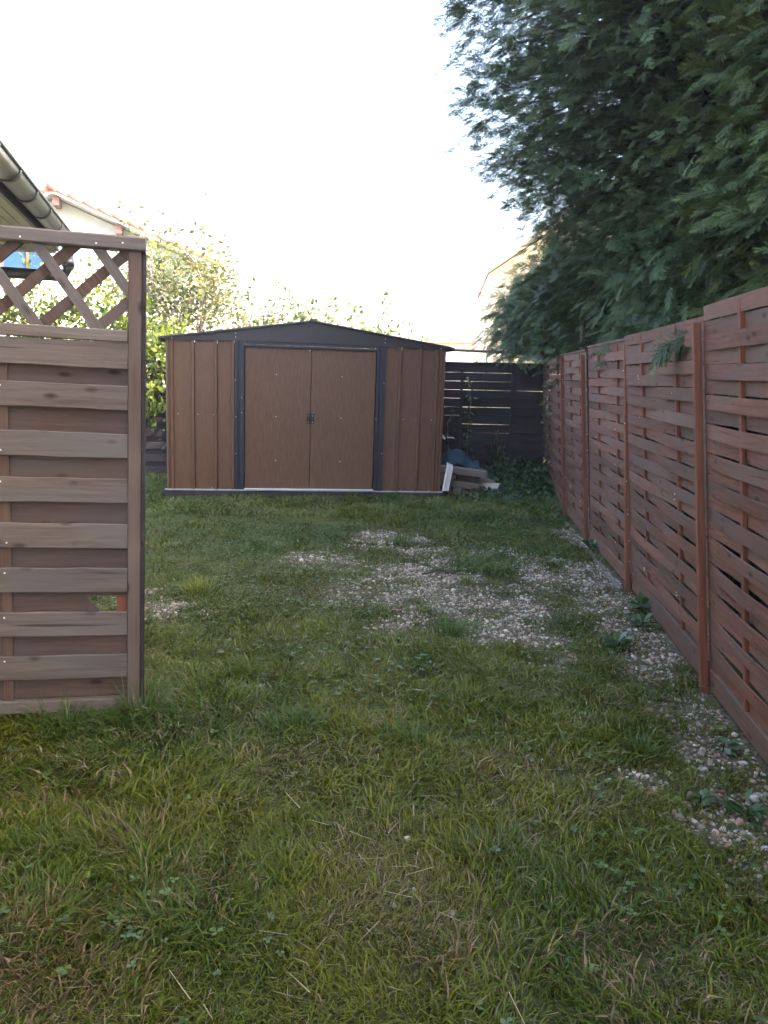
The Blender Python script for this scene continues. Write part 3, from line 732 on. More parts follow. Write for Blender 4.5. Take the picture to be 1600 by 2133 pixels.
def make_house():
    u = (G1 - G0).normalized(); L0 = 3.0
    A = G0 - u * L0; L = (G1 - A).length
    root = empty('near_house', (G1.x, G1.y, 0), 'near house at the upper left showing its tiled eave, grey gutter and soffit', 'house')
    F = T(-G1.x, -G1.y, 0) @ frame((A.x, A.y, 0), u, Vector((0, 0, 1)))     # x along the eave away from us, +y to the house side
    R = 0.078; zr = 2.70
    def half(n=12, r=R, x0=0, x1=L, th=0.004, lip=True):
        vs = []; fs = []
        prof = [(r * cos(pi + pi * i / n), r * sin(pi + pi * i / n)) for i in range(n + 1)] 
        inner = [((r - th) * cos(pi + pi * i / n), (r - th) * sin(pi + pi * i / n)) for i in range(n, -1, -1)]
        pr = prof + inner; k = len(pr)
        vs = [(x, y, z) for x in (x0, x1) for y, z in pr]
        fs = [(i, k + i, k + (i + 1) % k, (i + 1) % k) for i in range(k)] + [tuple(range(k)), tuple(range(2 * k - 1, k - 1, -1))]
        return MB().add(vs, fs)
    g = half(); 
    # rolled rim towards the garden (-y) and end cap
    go = g.build('gutter', M['gutter'], root, F @ T(0, 0, zr), smooth=False)
    for p in go.data.polygons: p.use_smooth = len(p.vertices) == 4
    MB().tube([(0, -R - 0.004, 0.002), (L, -R - 0.004, 0.002)], 0.011, 8).build('rim', M['gutter_dark'], go, smooth=True)
    n = 12; MB().add([(L - 0.003, R * cos(pi + pi * i / n), R * sin(pi + pi * i / n)) for i in range(n + 1)] + [(L + 0.004, R * cos(pi + pi * i / n), R * sin(pi + pi * i / n)) for i in range(n + 1)],
                     [tuple(range(n + 1)), tuple(range(2 * n + 1, n, -1))] + [(i, i + 1, n + 2 + i, n + 1 + i) for i in range(n)]).build('end_cap', M['gutter_dark'], go)
    x = L - 0.45
    while x > 0:
        half(12, R + 0.008, x, x + 0.035, 0.008).build('bracket', M['gutter_dark'], go, smooth=False)
        x -= 0.62
    # fascia, soffit laths, end board, wall, roof
    MB().box(-0.1, L - 0.02, 0.085, 0.11, 2.60, 2.79).build('fascia', M['gutter_dark'], root, F)
    ov = 0.70
    for i in range(8):
        y0 = 0.112 + i * (ov - 0.112) / 8
        MB().box(-0.1, L - 0.03, y0 + 0.003, y0 + (ov - 0.112) / 8 - 0.003, 2.606, 2.618).build('soffit_board', M['soffit'], root, F)
    MB().box(-0.1, L - 0.03, 0.112, ov, 2.622, 2.63).build('soffit_backing', M['gutter_dark'], root, F)
    MB().box(L - 0.028, L, 0.112, 0.9, 2.58, 2.80).build('verge_board', M['verge'], root, F)
    MB().box(-0.1, L - 0.12, ov, ov + 0.25, -0.1, 2.60).build('wall', M['render_white'], root, F)
    roof = MB().prism([(0.06, 2.74), (3.2, 4.37), (3.2, 4.44), (0.06, 2.80)], 0, 1)
    vs = [(-0.1 if y == 0 else L + 0.05, x_, z_) for (x_, y, z_) in roof.v]; r2 = MB(); r2.add(vs, roof.f)
    ro = r2.build('roof', M['tile_dark'], root, F)
    me = None
    k = 0; x = L
    while x > 0.2:
        if me is None:
            pr = [(-0.10, 0), (-0.07, 0.028), (-0.03, 0.036), (0.01, 0.026), (0.04, 0.004), (0.10, 0.0)]
            vs = [(a, y, b + z0) for (y, z0) in ((-0.03, -0.012), (0.34, 0.18)) for a, b in pr] + [(a, y, b + z0 - 0.012) for (y, z0) in ((-0.03, -0.012), (0.34, 0.18)) for a, b in pr]
            n = len(pr); fs = [(i, i + 1, n + i + 1, n + i) for i in range(n - 1)] + [(2 * n + i, i, i + 1, 2 * n + i + 1)[::-1] for i in range(n - 1)]
            mb = MB(); mb.add(vs, fs); me = mb.mesh('roof_tile', M['tile_dark'])
        link('roof_tile', me, ro, T(x - 0.05, 0.03, 2.80))
        x -= 0.21
    # downpipe: drops from the outlet and runs back to the wall
    xo = L - 0.10
    d = MB().tube([(xo, 0, zr - R + 0.01), (xo, 0, 2.44), (xo - 0.005, 0.035, 2.39), (xo - 0.01, 0.09, 2.365), (xo - 0.02, 0.55, 2.375), (xo - 0.03, ov - 0.02, 2.37), (xo - 0.03, ov + 0.0, 2.30)], 0.052, 12)
    dp = d.build('downpipe', M['gutter_dark'], root, F, smooth=True)
    MB().tube([(xo, 0, 2.455), (xo, 0, 2.52)], 0.058, 12).build('collar', M['gutter_dark'], dp, smooth=True)
make_house()

# ------------------------------------------------------------------ far buildings
def make_far_left_house():
    O = (-7.9, 20.0, 0)
    root = empty('far_house', O, 'white gabled far house with red roof tiles beyond the lattice panel', 'house')
    F = rz(14)
    zr, sl = 5.45, 0.40
    MB().prism([(-5, -0.1), (3.4, -0.1), (3.4, zr - 3.4 * sl), (0, zr), (-5, zr - 5 * sl)], 0.0, 7.0).build('wall', M['render_white'], root, F)
    for s, xe in ((1, 3.9), (-1, -5.4)):
        r = MB().prism([(0, zr + 0.03), (xe, zr - abs(xe) * sl + 0.03), (xe, zr - abs(xe) * sl + 0.11), (0, zr + 0.11)], -0.55, 7.2).build('roof', M['verge'], root, F)
        L = math.hypot(xe, xe * sl); n = int(L / 0.335); ang = math.atan2(sl, 1) * s
        me = MB().tube([(-0.175, 0, 0), (0.175, 0, 0)], [0.078, 0.095], 10).mesh('roof_tile', M['tile'], True)
        for i in range(n):
            t = (i + 0.5) / n; x = xe * t; z = zr - abs(x) * sl + 0.15
            link('roof_tile', me, r, T(x, -0.5, z) @ Matrix.Rotation(ang + (0 if s > 0 else pi), 4, 'Y') @ ry(rnd.uniform(-1.2, 1.2)))
        # field tiles seen as rows along the slope
        for j in range(1, 24):
            y = -0.5 + j * 0.32
            MB().tube([(0, y, zr + 0.12), (xe, y, zr - abs(xe) * sl + 0.12)], 0.09, 6).build('tile_course', M['tile'], r)
    MB().tube([(0, -0.62, zr + 0.17), (0, 7.2, zr + 0.17)], 0.12, 10).build('ridge_tile', M['tile'], root, F, smooth=True)
    for x in (0.05, 1.42, 3.0, -1.5, -3.0):
        MB().box(x - 0.07, x + 0.07, -0.5, -0.002, zr - abs(x) * sl - 0.20, zr - abs(x) * sl + 0.0, bev=0.01).build('rafter', M['rafter'], root, F)
    w = empty('window'); w.parent = root; w.matrix_local = F @ T(-0.75, -0.02, 4.15)
    MB().box(-0.52, -0.47, -0.04, 0.01, -0.5, 0.62).build('frame', M['rafter'], w); MB().box(0.47, 0.52, -0.04, 0.01, -0.5, 0.62).build('frame', M['rafter'], w)
    MB().box(0.03, 0.09, -0.04, 0.01, -0.45, 0.57).build('mullion', M['rafter'], w)
    MB().box(-0.46, 0.46, -0.04, 0.01, 0.571, 0.62).build('head', M['rafter'], w); MB().box(-0.46, 0.46, -0.04, 0.01, -0.5, -0.451).build('sill', M['rafter'], w)
    MB().box(-0.465, 0.025, -0.018, -0.01, -0.45, 0.57).build('pane', M['pane'], w); MB().box(0.095, 0.465, -0.018, -0.01, -0.45, 0.57).build('pane', M['pane'], w)
make_far_left_house()

def make_yellow_building():
    root = empty('yellow_building', (2.15, 18, 0), 'pale yellow gabled building behind the small conifer at the right', 'building')
    F = rz(-4)
    zc, sl = 3.70, 0.70
    MB().prism([(0, -0.1), (7, -0.1), (7, zc), (3.5, zc + 3.5 * sl), (0, zc)], 0.0, 6).build('wall', M['render_yellow'], root, F)
    for s in (0, 1):
        p = [(0.0, zc + 0.06), (3.5, zc + 3.5 * sl + 0.06), (3.5, zc + 3.5 * sl + 0.11), (0.0, zc + 0.11)]
        if s: p = [(7 - x, z) for x, z in p][::-1]
        MB().prism(p, -0.65, 6.3).build('roof', M['tile'], root, F)
        p2 = [(0.0 if not s else 7.0, zc + 0.03), (3.5, zc + 3.5 * sl + 0.03), (3.5, zc + 3.5 * sl + 0.058), (0.0 if not s else 7.0, zc + 0.058)]
        MB().prism(p2, -0.62, -0.005).build('soffit', M['render_white'], root, F)
        q = [(0.0, zc + 0.06), (3.5, zc + 3.5 * sl + 0.06), (3.5, zc + 3.5 * sl + 0.13), (0.0, zc + 0.13)]
        if s: q = [(7 - x, z) for x, z in q][::-1]
        MB().prism(q, -0.70, -0.653).build('verge_board', M['verge'], root, F)
    MB().tube([(0.62, -0.05, 0.0), (0.62, -0.05, 3.9)], 0.03, 8).build('downpipe', M['render_yellow'], root, F, smooth=True)
make_yellow_building()

def make_far_roofs():
    root = empty('terrace_house', (3.2, 36, 0), 'low pinkish far house with a flat eave line right of the shed roof', 'house')
    MB().box(-1.2, 1.0, 0, 3, -0.1, 2.95).build('wall', M['render_white'], root)
    MB().box(-1.5, 1.05, -0.4, 3.2, 2.952, 3.06).build('roof', M['tile'], root)
    root = empty('distant_house', (5.3, 44, 0), 'distant white house with a red gable roof above the bamboo pole', 'house')
    MB().prism([(-1.6, -0.1), (2.6, -0.1), (2.6, 3.6), (0.4, 4.5), (-1.6, 3.5)], 0, 5).build('wall', M['render_white'], root)
    MB().prism([(-1.9, 3.38), (0.4, 4.52), (0.4, 4.68), (-1.9, 3.54)], -0.5, 5).build('roof', M['tile'], root)
    MB().prism([(0.402, 4.52), (2.9, 3.45), (2.9, 3.61), (0.402, 4.68)], -0.5, 5).build('roof', M['tile'], root)
    r = MB().box(-0.75, -0.35, -0.03, -0.002, 2.5, 3.3).build('window', M['pane'], root)
make_far_roofs()

# ------------------------------------------------------------------ vegetation builders
def frond(seed, n=9):
    """a flat feathery conifer spray of unit length along x; returns verts, tris, t"""
    r = random.Random(seed); V = []; F = []; Tn = []
    def kite(p, d, L, w, z, one=False):
        d = np.array(d) / np.linalg.norm(d); s = np.array((-d[1], d[0], 0)); b = len(V)
        m = p + d * L * 0.45
        if one:
            V.extend([p - s * w, p + s * w, p + d * L + np.array((0, 0, z))]); F.append((b, b + 2, b + 1)); Tn.extend([p[0] + .1, p[0] + .1, min(1, p[0] + 0.4)]); return
        V.extend([p - s * w * 0.3, m + s * w, p + d * L + np.array((0, 0, z)), m - s * w]); F.extend([(b, b + 3, b + 1), (b + 1, b + 3, b + 2)])
        Tn.extend([p[0], p[0] + 0.1, min(1, p[0] + 0.35), p[0] + 0.1])
    for i in range(n):
        t = (i + 0.5) / n; x = t
        L = (0.46 * (1 - t) ** 0.8 + 0.12) * r.uniform(0.55, 1.3); dr = -0.10 * t * t
        for s in (-1, 1):
            a = radians(r.uniform(16, 40)) * s
            d = np.array((cos(a), sin(a), r.uniform(-0.25, 0.05))); p = np.array((x, 0, dr))
            kite(p, d, L, 0.015 + 0.006 * r.random(), -0.03)
            for q in (0.25, 0.5, 0.75):
                if L * (1 - q) < 0.03: continue
                for s2 in (-1, 1):
                    a2 = a + s2 * radians(34)
                    kite(p + d * L * q, np.array((cos(a2), sin(a2), r.uniform(-0.3, 0.1))), L * 0.42 * (1.2 - q), 0.0105, -0.02, True)
    kite(np.array((0.0, 0, 0)), (1, 0, -0.08), 1.06, 0.014, -0.06)
    return np.array(V), np.array(F), np.array(Tn)
FRONDS = [frond(s) for s in range(5)]

def instance(templates, pos, X, Z, size, rgb, tipgain=None, width=None):
    """joins copies of leaf templates: x axis along X, flat side towards Z"""
    X = X / np.linalg.norm(X, axis=1, keepdims=True)
    Y = np.cross(Z, X); Y /= np.linalg.norm(Y, axis=1, keepdims=True) + 1e-9; Zn = np.cross(X, Y)
    which = rng.integers(0, len(templates), len(pos)); Vs = []; Fs = []; Cs = []; base = 0
    for k, (tv, tf, tt) in enumerate(templates):
        ix = np.where(which == k)[0]
        if not len(ix): continue
        s = size[ix][:, None, None]
        v = pos[ix][:, None] + s * (tv[None, :, :1] * X[ix][:, None] + tv[None, :, 1:2] * Y[ix][:, None] + tv[None, :, 2:] * Zn[ix][:, None])
        c = np.repeat(rgb[ix][:, None], len(tv), 1)
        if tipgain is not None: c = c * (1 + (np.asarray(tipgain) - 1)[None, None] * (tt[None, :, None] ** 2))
        f = tf[None] + (base + np.arange(len(ix)) * len(tv))[:, None, None]
        base += len(ix) * len(tv); Vs.append(v.reshape(-1, 3)); Fs.append(f.reshape(-1, 3)); Cs.append(c.reshape(-1, 3))
    return np.concatenate(Vs), np.concatenate(Fs), np.concatenate(Cs)

def conifer(base, H, z0, rad, label, nb, seed, nf=13, fsize=(0.2, 0.36), hide=None, group='tall conifers in a row behind the woven fence', sq=1.0, trunk_r=0.13, name='conifer_tree', lean=(0, 0), up_=0.45, tone=(1, 1, 1)):
    """trunk, limbs and a crown of flat sprays set along the limbs; rad(zrel) is the crown radius"""
    r = np.random.default_rng(seed); b = np.array(base, float)
    root = empty(name, base, label, 'tree', group)
    view = -b[:2] / np.linalg.norm(b[:2]); view = np.array((view[0] * .8 - .3, view[1] * .8, 0))
    ax = lambda z: np.array((lean[0] * z / H, lean[1] * z / H, z))
    MB().tube([ax(z) for z in (-0.1, H * 0.3, H * 0.6, H * 0.97)], [trunk_r, trunk_r * .8, trunk_r * .5, 0.02], 9).build('trunk', M['bark'], root, smooth=True)
    P = []; X = []; Z = []; S = []; C = []; limbs = MB()
    for i in range(nb):
        t = (i + r.random()) / nb; z = z0 + (H - z0) * t ** 1.05
        az = r.random() * 2 * pi
        L = rad((z - z0) / (H - z0), az) * r.uniform(0.80, 1.04)
        if L < 0.1: continue
        if hide is not None and hide(b + ax(z) + np.array((cos(az), sin(az), 0)) * L * 0.8): continue
        el = up_ + 0.5 * t + r.normal() * 0.12
        out = np.array((cos(az), sin(az), 0)); pts = []
        p0 = ax(z)
        for k in range(6):
            q = k / 5; pts.append(p0 + out * L * q + np.array((0, 0, L * (el * q - (el * 0.8 + 0.12) * q * q + 0.0))) + r.normal(size=3) * 0.02 * q)
        limbs.tube(pts[:5], [max(0.002, 0.008 * L * (1 - 0.85 * k / 5)) for k in range(5)], 3, cap=False)
        pa = np.array(pts); tint = r.uniform(0.75, 1.3); warm = max(0, r.normal() * 0.5)
        n = max(4, int(nf * (0.5 + 0.5 * L / 2))); away = float(out @ view); fs = 1.0
        if away < -0.25: n = max(4, int(n * 0.30)); fs = 1.9
        for j in range(n):
            q = 1 - 0.85 * (j / n) ** 1.15 + r.normal() * 0.02; q = min(max(q, 0.1), 1)
            k = min(4, int(q * 5)); f = q * 5 - k
            p = pa[k] * (1 - f) + pa[k + 1] * f; tg = pa[k + 1] - pa[k]; tg /= np.linalg.norm(tg)
            side = np.cross(tg, (0, 0, 1)); s = (1 if j % 2 else -1) * (0.15 + 0.75 * (1 - q) ** 0.5) + r.normal() * 0.22
            d = tg * 0.8 + side * s + np.array((0, 0, r.normal() * 0.32 + (0.18 if z > 2.4 else -0.12) - 0.25 * (1 - q)))
            nrm = np.array((0, 0, 0.55)) + side * r.normal() * 0.55 + out * (0.55 + r.normal() * 0.45)
            P.append(p + b + r.normal(size=3) * np.array((.06, .06, .12))); X.append(d); Z.append(nrm); S.append(r.uniform(*fsize) * (0.75 + 0.35 * q) * fs)
            base_c = np.array((0.038, 0.061, 0.031)) * tint * r.uniform(0.75, 1.25) + np.array((0.020, 0.016, 0.0)) * warm
            if q < 0.42 and r.random() < 0.45: base_c = np.array((0.075, 0.052, 0.03)) * r.uniform(0.6, 1.1)
            C.append(base_c * np.array(tone))
    limbs.build('limbs', M['limb'], root)
    P = np.array(P)
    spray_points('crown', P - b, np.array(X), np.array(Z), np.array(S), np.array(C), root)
    return root

_gn = []
def spray_nodes():
    """sets one conifer spray on every point, turned and sized by the point's own attributes"""
    if _gn: return _gn[0]
    protos = []
    for k, (tv, tf, tt) in enumerate(FRONDS):
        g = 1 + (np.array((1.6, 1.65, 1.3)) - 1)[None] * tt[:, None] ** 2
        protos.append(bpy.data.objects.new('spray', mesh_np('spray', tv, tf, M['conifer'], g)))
    ng = bpy.data.node_groups.new('sprays', 'GeometryNodeTree')
    ng.interface.new_socket('Geometry', in_out='INPUT', socket_type='NodeSocketGeometry'); ng.interface.new_socket('Geometry', in_out='OUTPUT', socket_type='NodeSocketGeometry')
    gi = ng.nodes.new('NodeGroupInput'); go = ng.nodes.new('NodeGroupOutput'); L = ng.links
    mp = ng.nodes.new('GeometryNodeMeshToPoints'); L.new(gi.outputs[0], mp.inputs['Mesh'])
    inst = ng.nodes.new('GeometryNodeInstanceOnPoints'); L.new(mp.outputs[0], inst.inputs['Points'])
    gti = ng.nodes.new('GeometryNodeGeometryToInstance')
    for p in protos:
        oi = ng.nodes.new('GeometryNodeObjectInfo'); oi.inputs['Object'].default_value = p; L.new(oi.outputs['Geometry'], gti.inputs[0])
    L.new(gti.outputs[0], inst.inputs['Instance']); inst.inputs['Pick Instance'].default_value = True
    def attr(nm, ty):
        a = ng.nodes.new('GeometryNodeInputNamedAttribute'); a.data_type = ty; a.inputs['Name'].default_value = nm; return a.outputs['Attribute']
    er = ng.nodes.new('FunctionNodeEulerToRotation'); L.new(attr('turn', 'FLOAT_VECTOR'), er.inputs[0]); L.new(er.outputs[0], inst.inputs['Rotation'])
    L.new(attr('size', 'FLOAT'), inst.inputs['Scale']); L.new(attr('pick', 'INT'), inst.inputs['Instance Index'])
    L.new(inst.outputs[0], go.inputs[0]); _gn.append(ng); return ng

def spray_points(name, pos, X, Z, size, rgb, parent):
    X = X / np.linalg.norm(X, axis=1, keepdims=True); Y = np.cross(Z, X); Y /= np.linalg.norm(Y, axis=1, keepdims=True) + 1e-9; Zn = np.cross(X, Y)
    # rotation matrix columns X, Y, Z -> XYZ euler
    ey = -np.arcsin(np.clip(X[:, 2], -1, 1)); ez = np.arctan2(X[:, 1], X[:, 0]); ex = np.arctan2(Y[:, 2], Zn[:, 2])
    me = bpy.data.meshes.new(name); n = len(pos); me.vertices.add(n); me.vertices.foreach_set('co', pos.astype(np.float32).ravel())
    a = me.attributes.new('turn', 'FLOAT_VECTOR', 'POINT'); a.data.foreach_set('vector', np.stack([ex, ey, ez], 1).astype(np.float32).ravel())
    a = me.attributes.new('size', 'FLOAT', 'POINT'); a.data.foreach_set('value', size.astype(np.float32))
    a = me.attributes.new('pick', 'INT', 'POINT'); a.data.foreach_set('value', rng.integers(0, len(FRONDS), n).astype(np.int32))
    a = me.attributes.new('own', 'FLOAT_VECTOR', 'POINT'); a.data.foreach_set('vector', rgb.astype(np.float32).ravel())
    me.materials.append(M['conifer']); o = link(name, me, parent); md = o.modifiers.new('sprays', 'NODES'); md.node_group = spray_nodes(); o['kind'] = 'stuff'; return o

LEAF = [(np.array([(0, 0, 0), (0.45, 0.24, 0.03), (1, 0, -0.06), (0.45, -0.24, 0.03)]), np.array([(0, 3, 1), (1, 3, 2)]), np.array([0, .4, 1, .4])),
        (np.array([(0, 0, 0), (0.4, 0.30, 0.05), (1, 0.05, -0.12), (0.4, -0.28, 0.04)]), np.array([(0, 3, 1), (1, 3, 2)]), np.array([0, .4, 1, .4]))]

def branches(root_p, d, L, depth, r, mb, tips, rad, spread=0.5, up=0.12):
    pts = [np.array(root_p)]; dd = np.array(d, float)
    for k in range(4):
        dd = dd + r.normal(size=3) * 0.16 + np.array((0, 0, up)); dd /= np.linalg.norm(dd); pts.append(pts[-1] + dd * L / 4)
    mb.tube(pts, [max(0.003, rad * (1 - 0.13 * k)) for k in range(5)], 5, cap=False)
    if depth <= 1:
        for k in (2, 3, 4): tips.append((pts[k], dd))
    if depth == 0: return
    n = r.integers(2, 5)
    for i in range(n):
        k = r.integers(2, 5); a = r.normal(size=3); a -= dd * a.dot(dd); a /= np.linalg.norm(a)
        branches(pts[k], dd + a * spread * r.uniform(0.7, 1.5), L * r.uniform(0.6, 0.85), depth - 1, r, mb, tips, rad * 0.58, spread, up)

def leafcloud(centres, r, per, spread, size, palette, drop=0.3):
    n = len(centres) * per
    c = np.repeat(np.array(centres), per, 0); P = c + r.normal(size=(n, 3)) * spread
    X = r.normal(size=(n, 3)); X[:, 2] = X[:, 2] * 0.5 - drop; Z = r.normal(size=(n, 3)) * 0.7 + np.array((0, 0, 0.8))
    pal = np.array(palette); C = pal[r.integers(0, len(pal), n)] * r.uniform(0.75, 1.25, (n, 1))
    return P, X, Z, r.uniform(*size, n), C

def broad_tree(name, base, label, seed, trunk_h, L, depth, per, spread, size, palette, trunk_r=0.05, n_main=5, group=None, cat='tree', bark='pale_bark', up=0.12, sp=0.55, aim=(0, 0)):
    r = np.random.default_rng(seed); root = empty(name, base, label, cat, group); mb = MB(); tips = []
    mb.tube([(0, 0, -0.1), (0.02, 0, trunk_h * 0.5), (0.0, 0.03, trunk_h)], [trunk_r, trunk_r * .85, trunk_r * .75], 8)
    for i in range(n_main):
        a = 2 * pi * i / n_main + r.random(); branches((0, 0.03, trunk_h * r.uniform(0.7, 1)), (cos(a) * sp + aim[0], sin(a) * sp + aim[1], 1), L * r.uniform(.8, 1.15), depth, r, mb, tips, trunk_r * 0.6, 0.55, up)
    mb.build('trunk', M[bark], root)
    P, X, Z, S, C = leafcloud([t[0] for t in tips], r, per, spread, size, palette)
    v, f, c = instance(LEAF, P, X, Z, S, C)
    link('crown', mesh_np('crown', v, f, M['leaf'], c), root)
    return root

def bush(name, base, label, seed, blobs, n, size, palette, group=None, cat='bush', mat='leaf', stems=8):
    """leaf shells over uneven lobes, with stems inside; blobs: (x, y, z, rx, ry, rz)"""
    r = np.random.default_rng(seed); root = empty(name, base, label, cat, group); mb = MB()
    for i in range(stems):
        bl = blobs[i % len(blobs)]
        mb.tube([(bl[0] * 0.3, bl[1] * 0.3, -0.05), (bl[0] * 0.7, bl[1] * 0.7, bl[2] * 0.5), (bl[0] + r.normal() * 0.1, bl[1] + r.normal() * 0.1, bl[2])], [0.022, 0.015, 0.006], 5)
    mb.build('stem', M['bark'], root)
    w = np.array([b[3] * b[5] for b in blobs]); ix = r.choice(len(blobs), n, p=w / w.sum()); B = np.array(blobs)[ix]
    d = r.normal(size=(n, 3)); d /= np.linalg.norm(d, axis=1, keepdims=True)
    lump = 0.82 + 0.3 * np.sin(d[:, 0] * 5 + B[:, 0] * 7) * np.sin(d[:, 2] * 6 + B[:, 2] * 3)
    rr = lump * np.clip(1 - np.abs(r.normal(size=n)) * 0.22, 0.2, 1.1)
    P = B[:, :3] + d * B[:, 3:] * rr[:, None]
    X = d * 0.6 + r.normal(size=(n, 3)) * 0.6 + np.array((0, 0, -0.25)); Z = d + r.normal(size=(n, 3)) * 0.5 + np.array((0, 0, 0.5))
    pal = np.array(palette); C = pal[r.integers(0, len(pal), n)] * r.uniform(0.7, 1.25, (n, 1))
    keep = P[:, 2] > 0.02
    v, f, c = instance(LEAF, P[keep], X[keep], Z[keep], r.uniform(*size, n)[keep], C[keep])
    link('foliage', mesh_np('foliage', v, f, M[mat], c), root)
    return root

# ------------------------------------------------------------------ conifers behind the woven fence
def profile(pts, wob=0.1, k=3):
    tx, ty = zip(*pts)
    return lambda t, az: float(np.interp(t, tx, ty)) * (1 + wob * sin(k * az + 7 * t))
def main_crown(t, az):
    full = _full(t, az); slim = _slim(t, az); k = max(0.0, min(1.0, (-cos(az) - 0.74) / 0.18))    # cut back towards the shed side low down
    return full * (1 - k) + slim * k
_slim = profile([(0, .8), (.14, .9), (.19, 1.15), (.235, 1.4), (.28, 1.65), (.34, 2.25), (.43, 2.75), (.6, 2.75), (.8, 1.8), (1, .2)], .06)
_full = profile([(0, .9), (.14, 1.0), (.165, 2.2), (.28, 2.3), (.34, 2.4), (.45, 2.6), (.6, 2.6), (.8, 1.7), (1, .2)], .06)
conifer((3.35, 8.1, 0), 8.4, 0.35, main_crown, 'huge dark conifer overhanging the middle of the woven fence', 3000, 3, nf=40, fsize=(.10, .20))
conifer((3.75, 5.0, 0), 8.2, 0.35, profile([(0, 1.1), (.165, 1.25), (.19, 1.95), (.3, 2.1), (.6, 2.1), (.8, 1.4), (1, .2)], .08), 'dense conifer overhanging the nearest high fence panel at the right edge', 1700, 8, nf=30, fsize=(.09, .18), tone=(1.3, 1.22, 0.95))
conifer((4.3, 1.6, 0), 8.0, 0.6, profile([(0, 1.5), (.3, 2.0), (.6, 2.0), (1, .2)]), 'conifer standing beside the camera behind the nearest fence end', 500, 14, nf=22, fsize=(.3, .5))
conifer((4.3, -1.6, 0), 7.6, 0.6, profile([(0, 1.5), (.3, 2.1), (.6, 2.0), (1, .2)]), 'conifer at the start of the row behind the camera', 500, 15, nf=22, fsize=(.3, .5))
conifer((4.9, 10.9, 0), 6.2, 0.5, profile([(0, 1.5), (.3, 2.0), (.6, 1.9), (1, .2)]), 'conifer at the far end of the row behind the fence corner', 500, 17, nf=22, fsize=(.24, .4))
conifer((2.62, 11.95, 0), 3.15, 1.8, lambda t, az: 1.2 * (0.85 + 0.22 * sin(2 * az + 5 * t)) * max(0.05, 1 - t ** 3) ** 0.6, 'small bushy conifer leaning over the far fence corner', 620, 21, nf=28, fsize=(0.11, 0.2), group=None, trunk_r=0.05, up_=0.55)

bush('dark_hedge', (2.75, 5.2, 0), 'dark hedge glimpsed through the woven fence gaps, extended to block light in them', 29, [(-0.25 + 0.105 * dy, dy, 0.7, 0.42, 0.65, 0.85) for dy in (-3.4, -2.6, -1.8, -1.0, -0.2, 0.6, 1.4, 2.2, 3.0, 3.8, 4.6, 5.4, 6.2, 7.0)] + [(-0.12, 4.3, .8, .35, .6, .95), (-0.1, 5.1, .8, .35, .6, .95), (-0.05, 5.8, .8, .35, .6, .9), (0.02, 6.75, .8, .4, .5, .9), (0.1, 7.5, .8, .45, .6, .9)], 22000, (0.10, 0.18),
     [(0.018, 0.034, 0.018), (0.025, 0.042, 0.022)], cat='hedge', stems=24)  # far lobes added to stop light leaking through the fence

def bare_stem():
    root = empty('bare_stem', (2.28, 9.5, 0), 'thin bare grey stem with dead twigs between the two conifers', 'tree')
    MB().tube([(0.05, 0, 0), (-0.01, 0, 1.7), (-0.05, 0, 2.1), (-0.10, 0, 2.5), (-0.16, 0, 2.9)], [0.035, 0.03, 0.028, 0.026, 0.02], 8).build('trunk', M['pale_bark'], root, smooth=True)
    mb = MB(); r = random.Random(3)
    for i in range(34):
        z = r.uniform(1.75, 2.75); x = 0.05 - z * 0.06; a = r.uniform(-0.6, 0.9); L = r.uniform(0.25, 0.7)
        d = Vector((cos(a), r.uniform(-.5, .4), r.uniform(0.05, 0.6)))
        p = Vector((x, 0, z)); mb.tube([p, p + d * L * .5 + Vector((0, 0, .03)), p + d * L], [0.006, 0.004, 0.002], 4)
    mb.build('twig', M['pale_bark'], root)
bare_stem()

# a low spray hanging in front of the nearest fence panel
def hanging_spray():
    r = np.random.default_rng(4); root = empty('hanging_conifer_branch', (1.62, 3.95, 1.8), 'drooping conifer branch hanging in front of the high fence panel', 'branch')
    pts = [np.array((0.28, -0.45, 0.0)), np.array((0.12, -0.3, -0.01)), np.array((-0.02, -0.1, -0.02)), np.array((-0.12, 0.1, -0.05)), np.array((-0.2, 0.32, -0.12))]
    MB().tube(pts, [0.007, 0.006, 0.005, 0.004, 0.002], 5).build('twig', M['bark'], root)
    P = []; X = []; Z = []; S = []
    for i in range(46):
        q = r.uniform(0.15, 1) * 4; k = min(3, int(q)); p = pts[k] * (1 - q + k) + pts[k + 1] * (q - k); t = pts[k + 1] - pts[k]; t = t / np.linalg.norm(t)
        P.append(p); X.append(t * 0.8 + np.array((r.normal() * 0.25, r.normal() * 0.3, -0.45 + r.normal() * 0.25))); Z.append(np.array((-1, -.5, 0.3)) + r.normal(size=3) * 0.4); S.append(r.uniform(0.12, 0.22))
    C = np.array((0.03, 0.055, 0.025)) * r.uniform(0.8, 1.4, (46, 1))
    spray_points('foliage', np.array(P), np.array(X), np.array(Z), np.array(S), C, root)
hanging_spray()

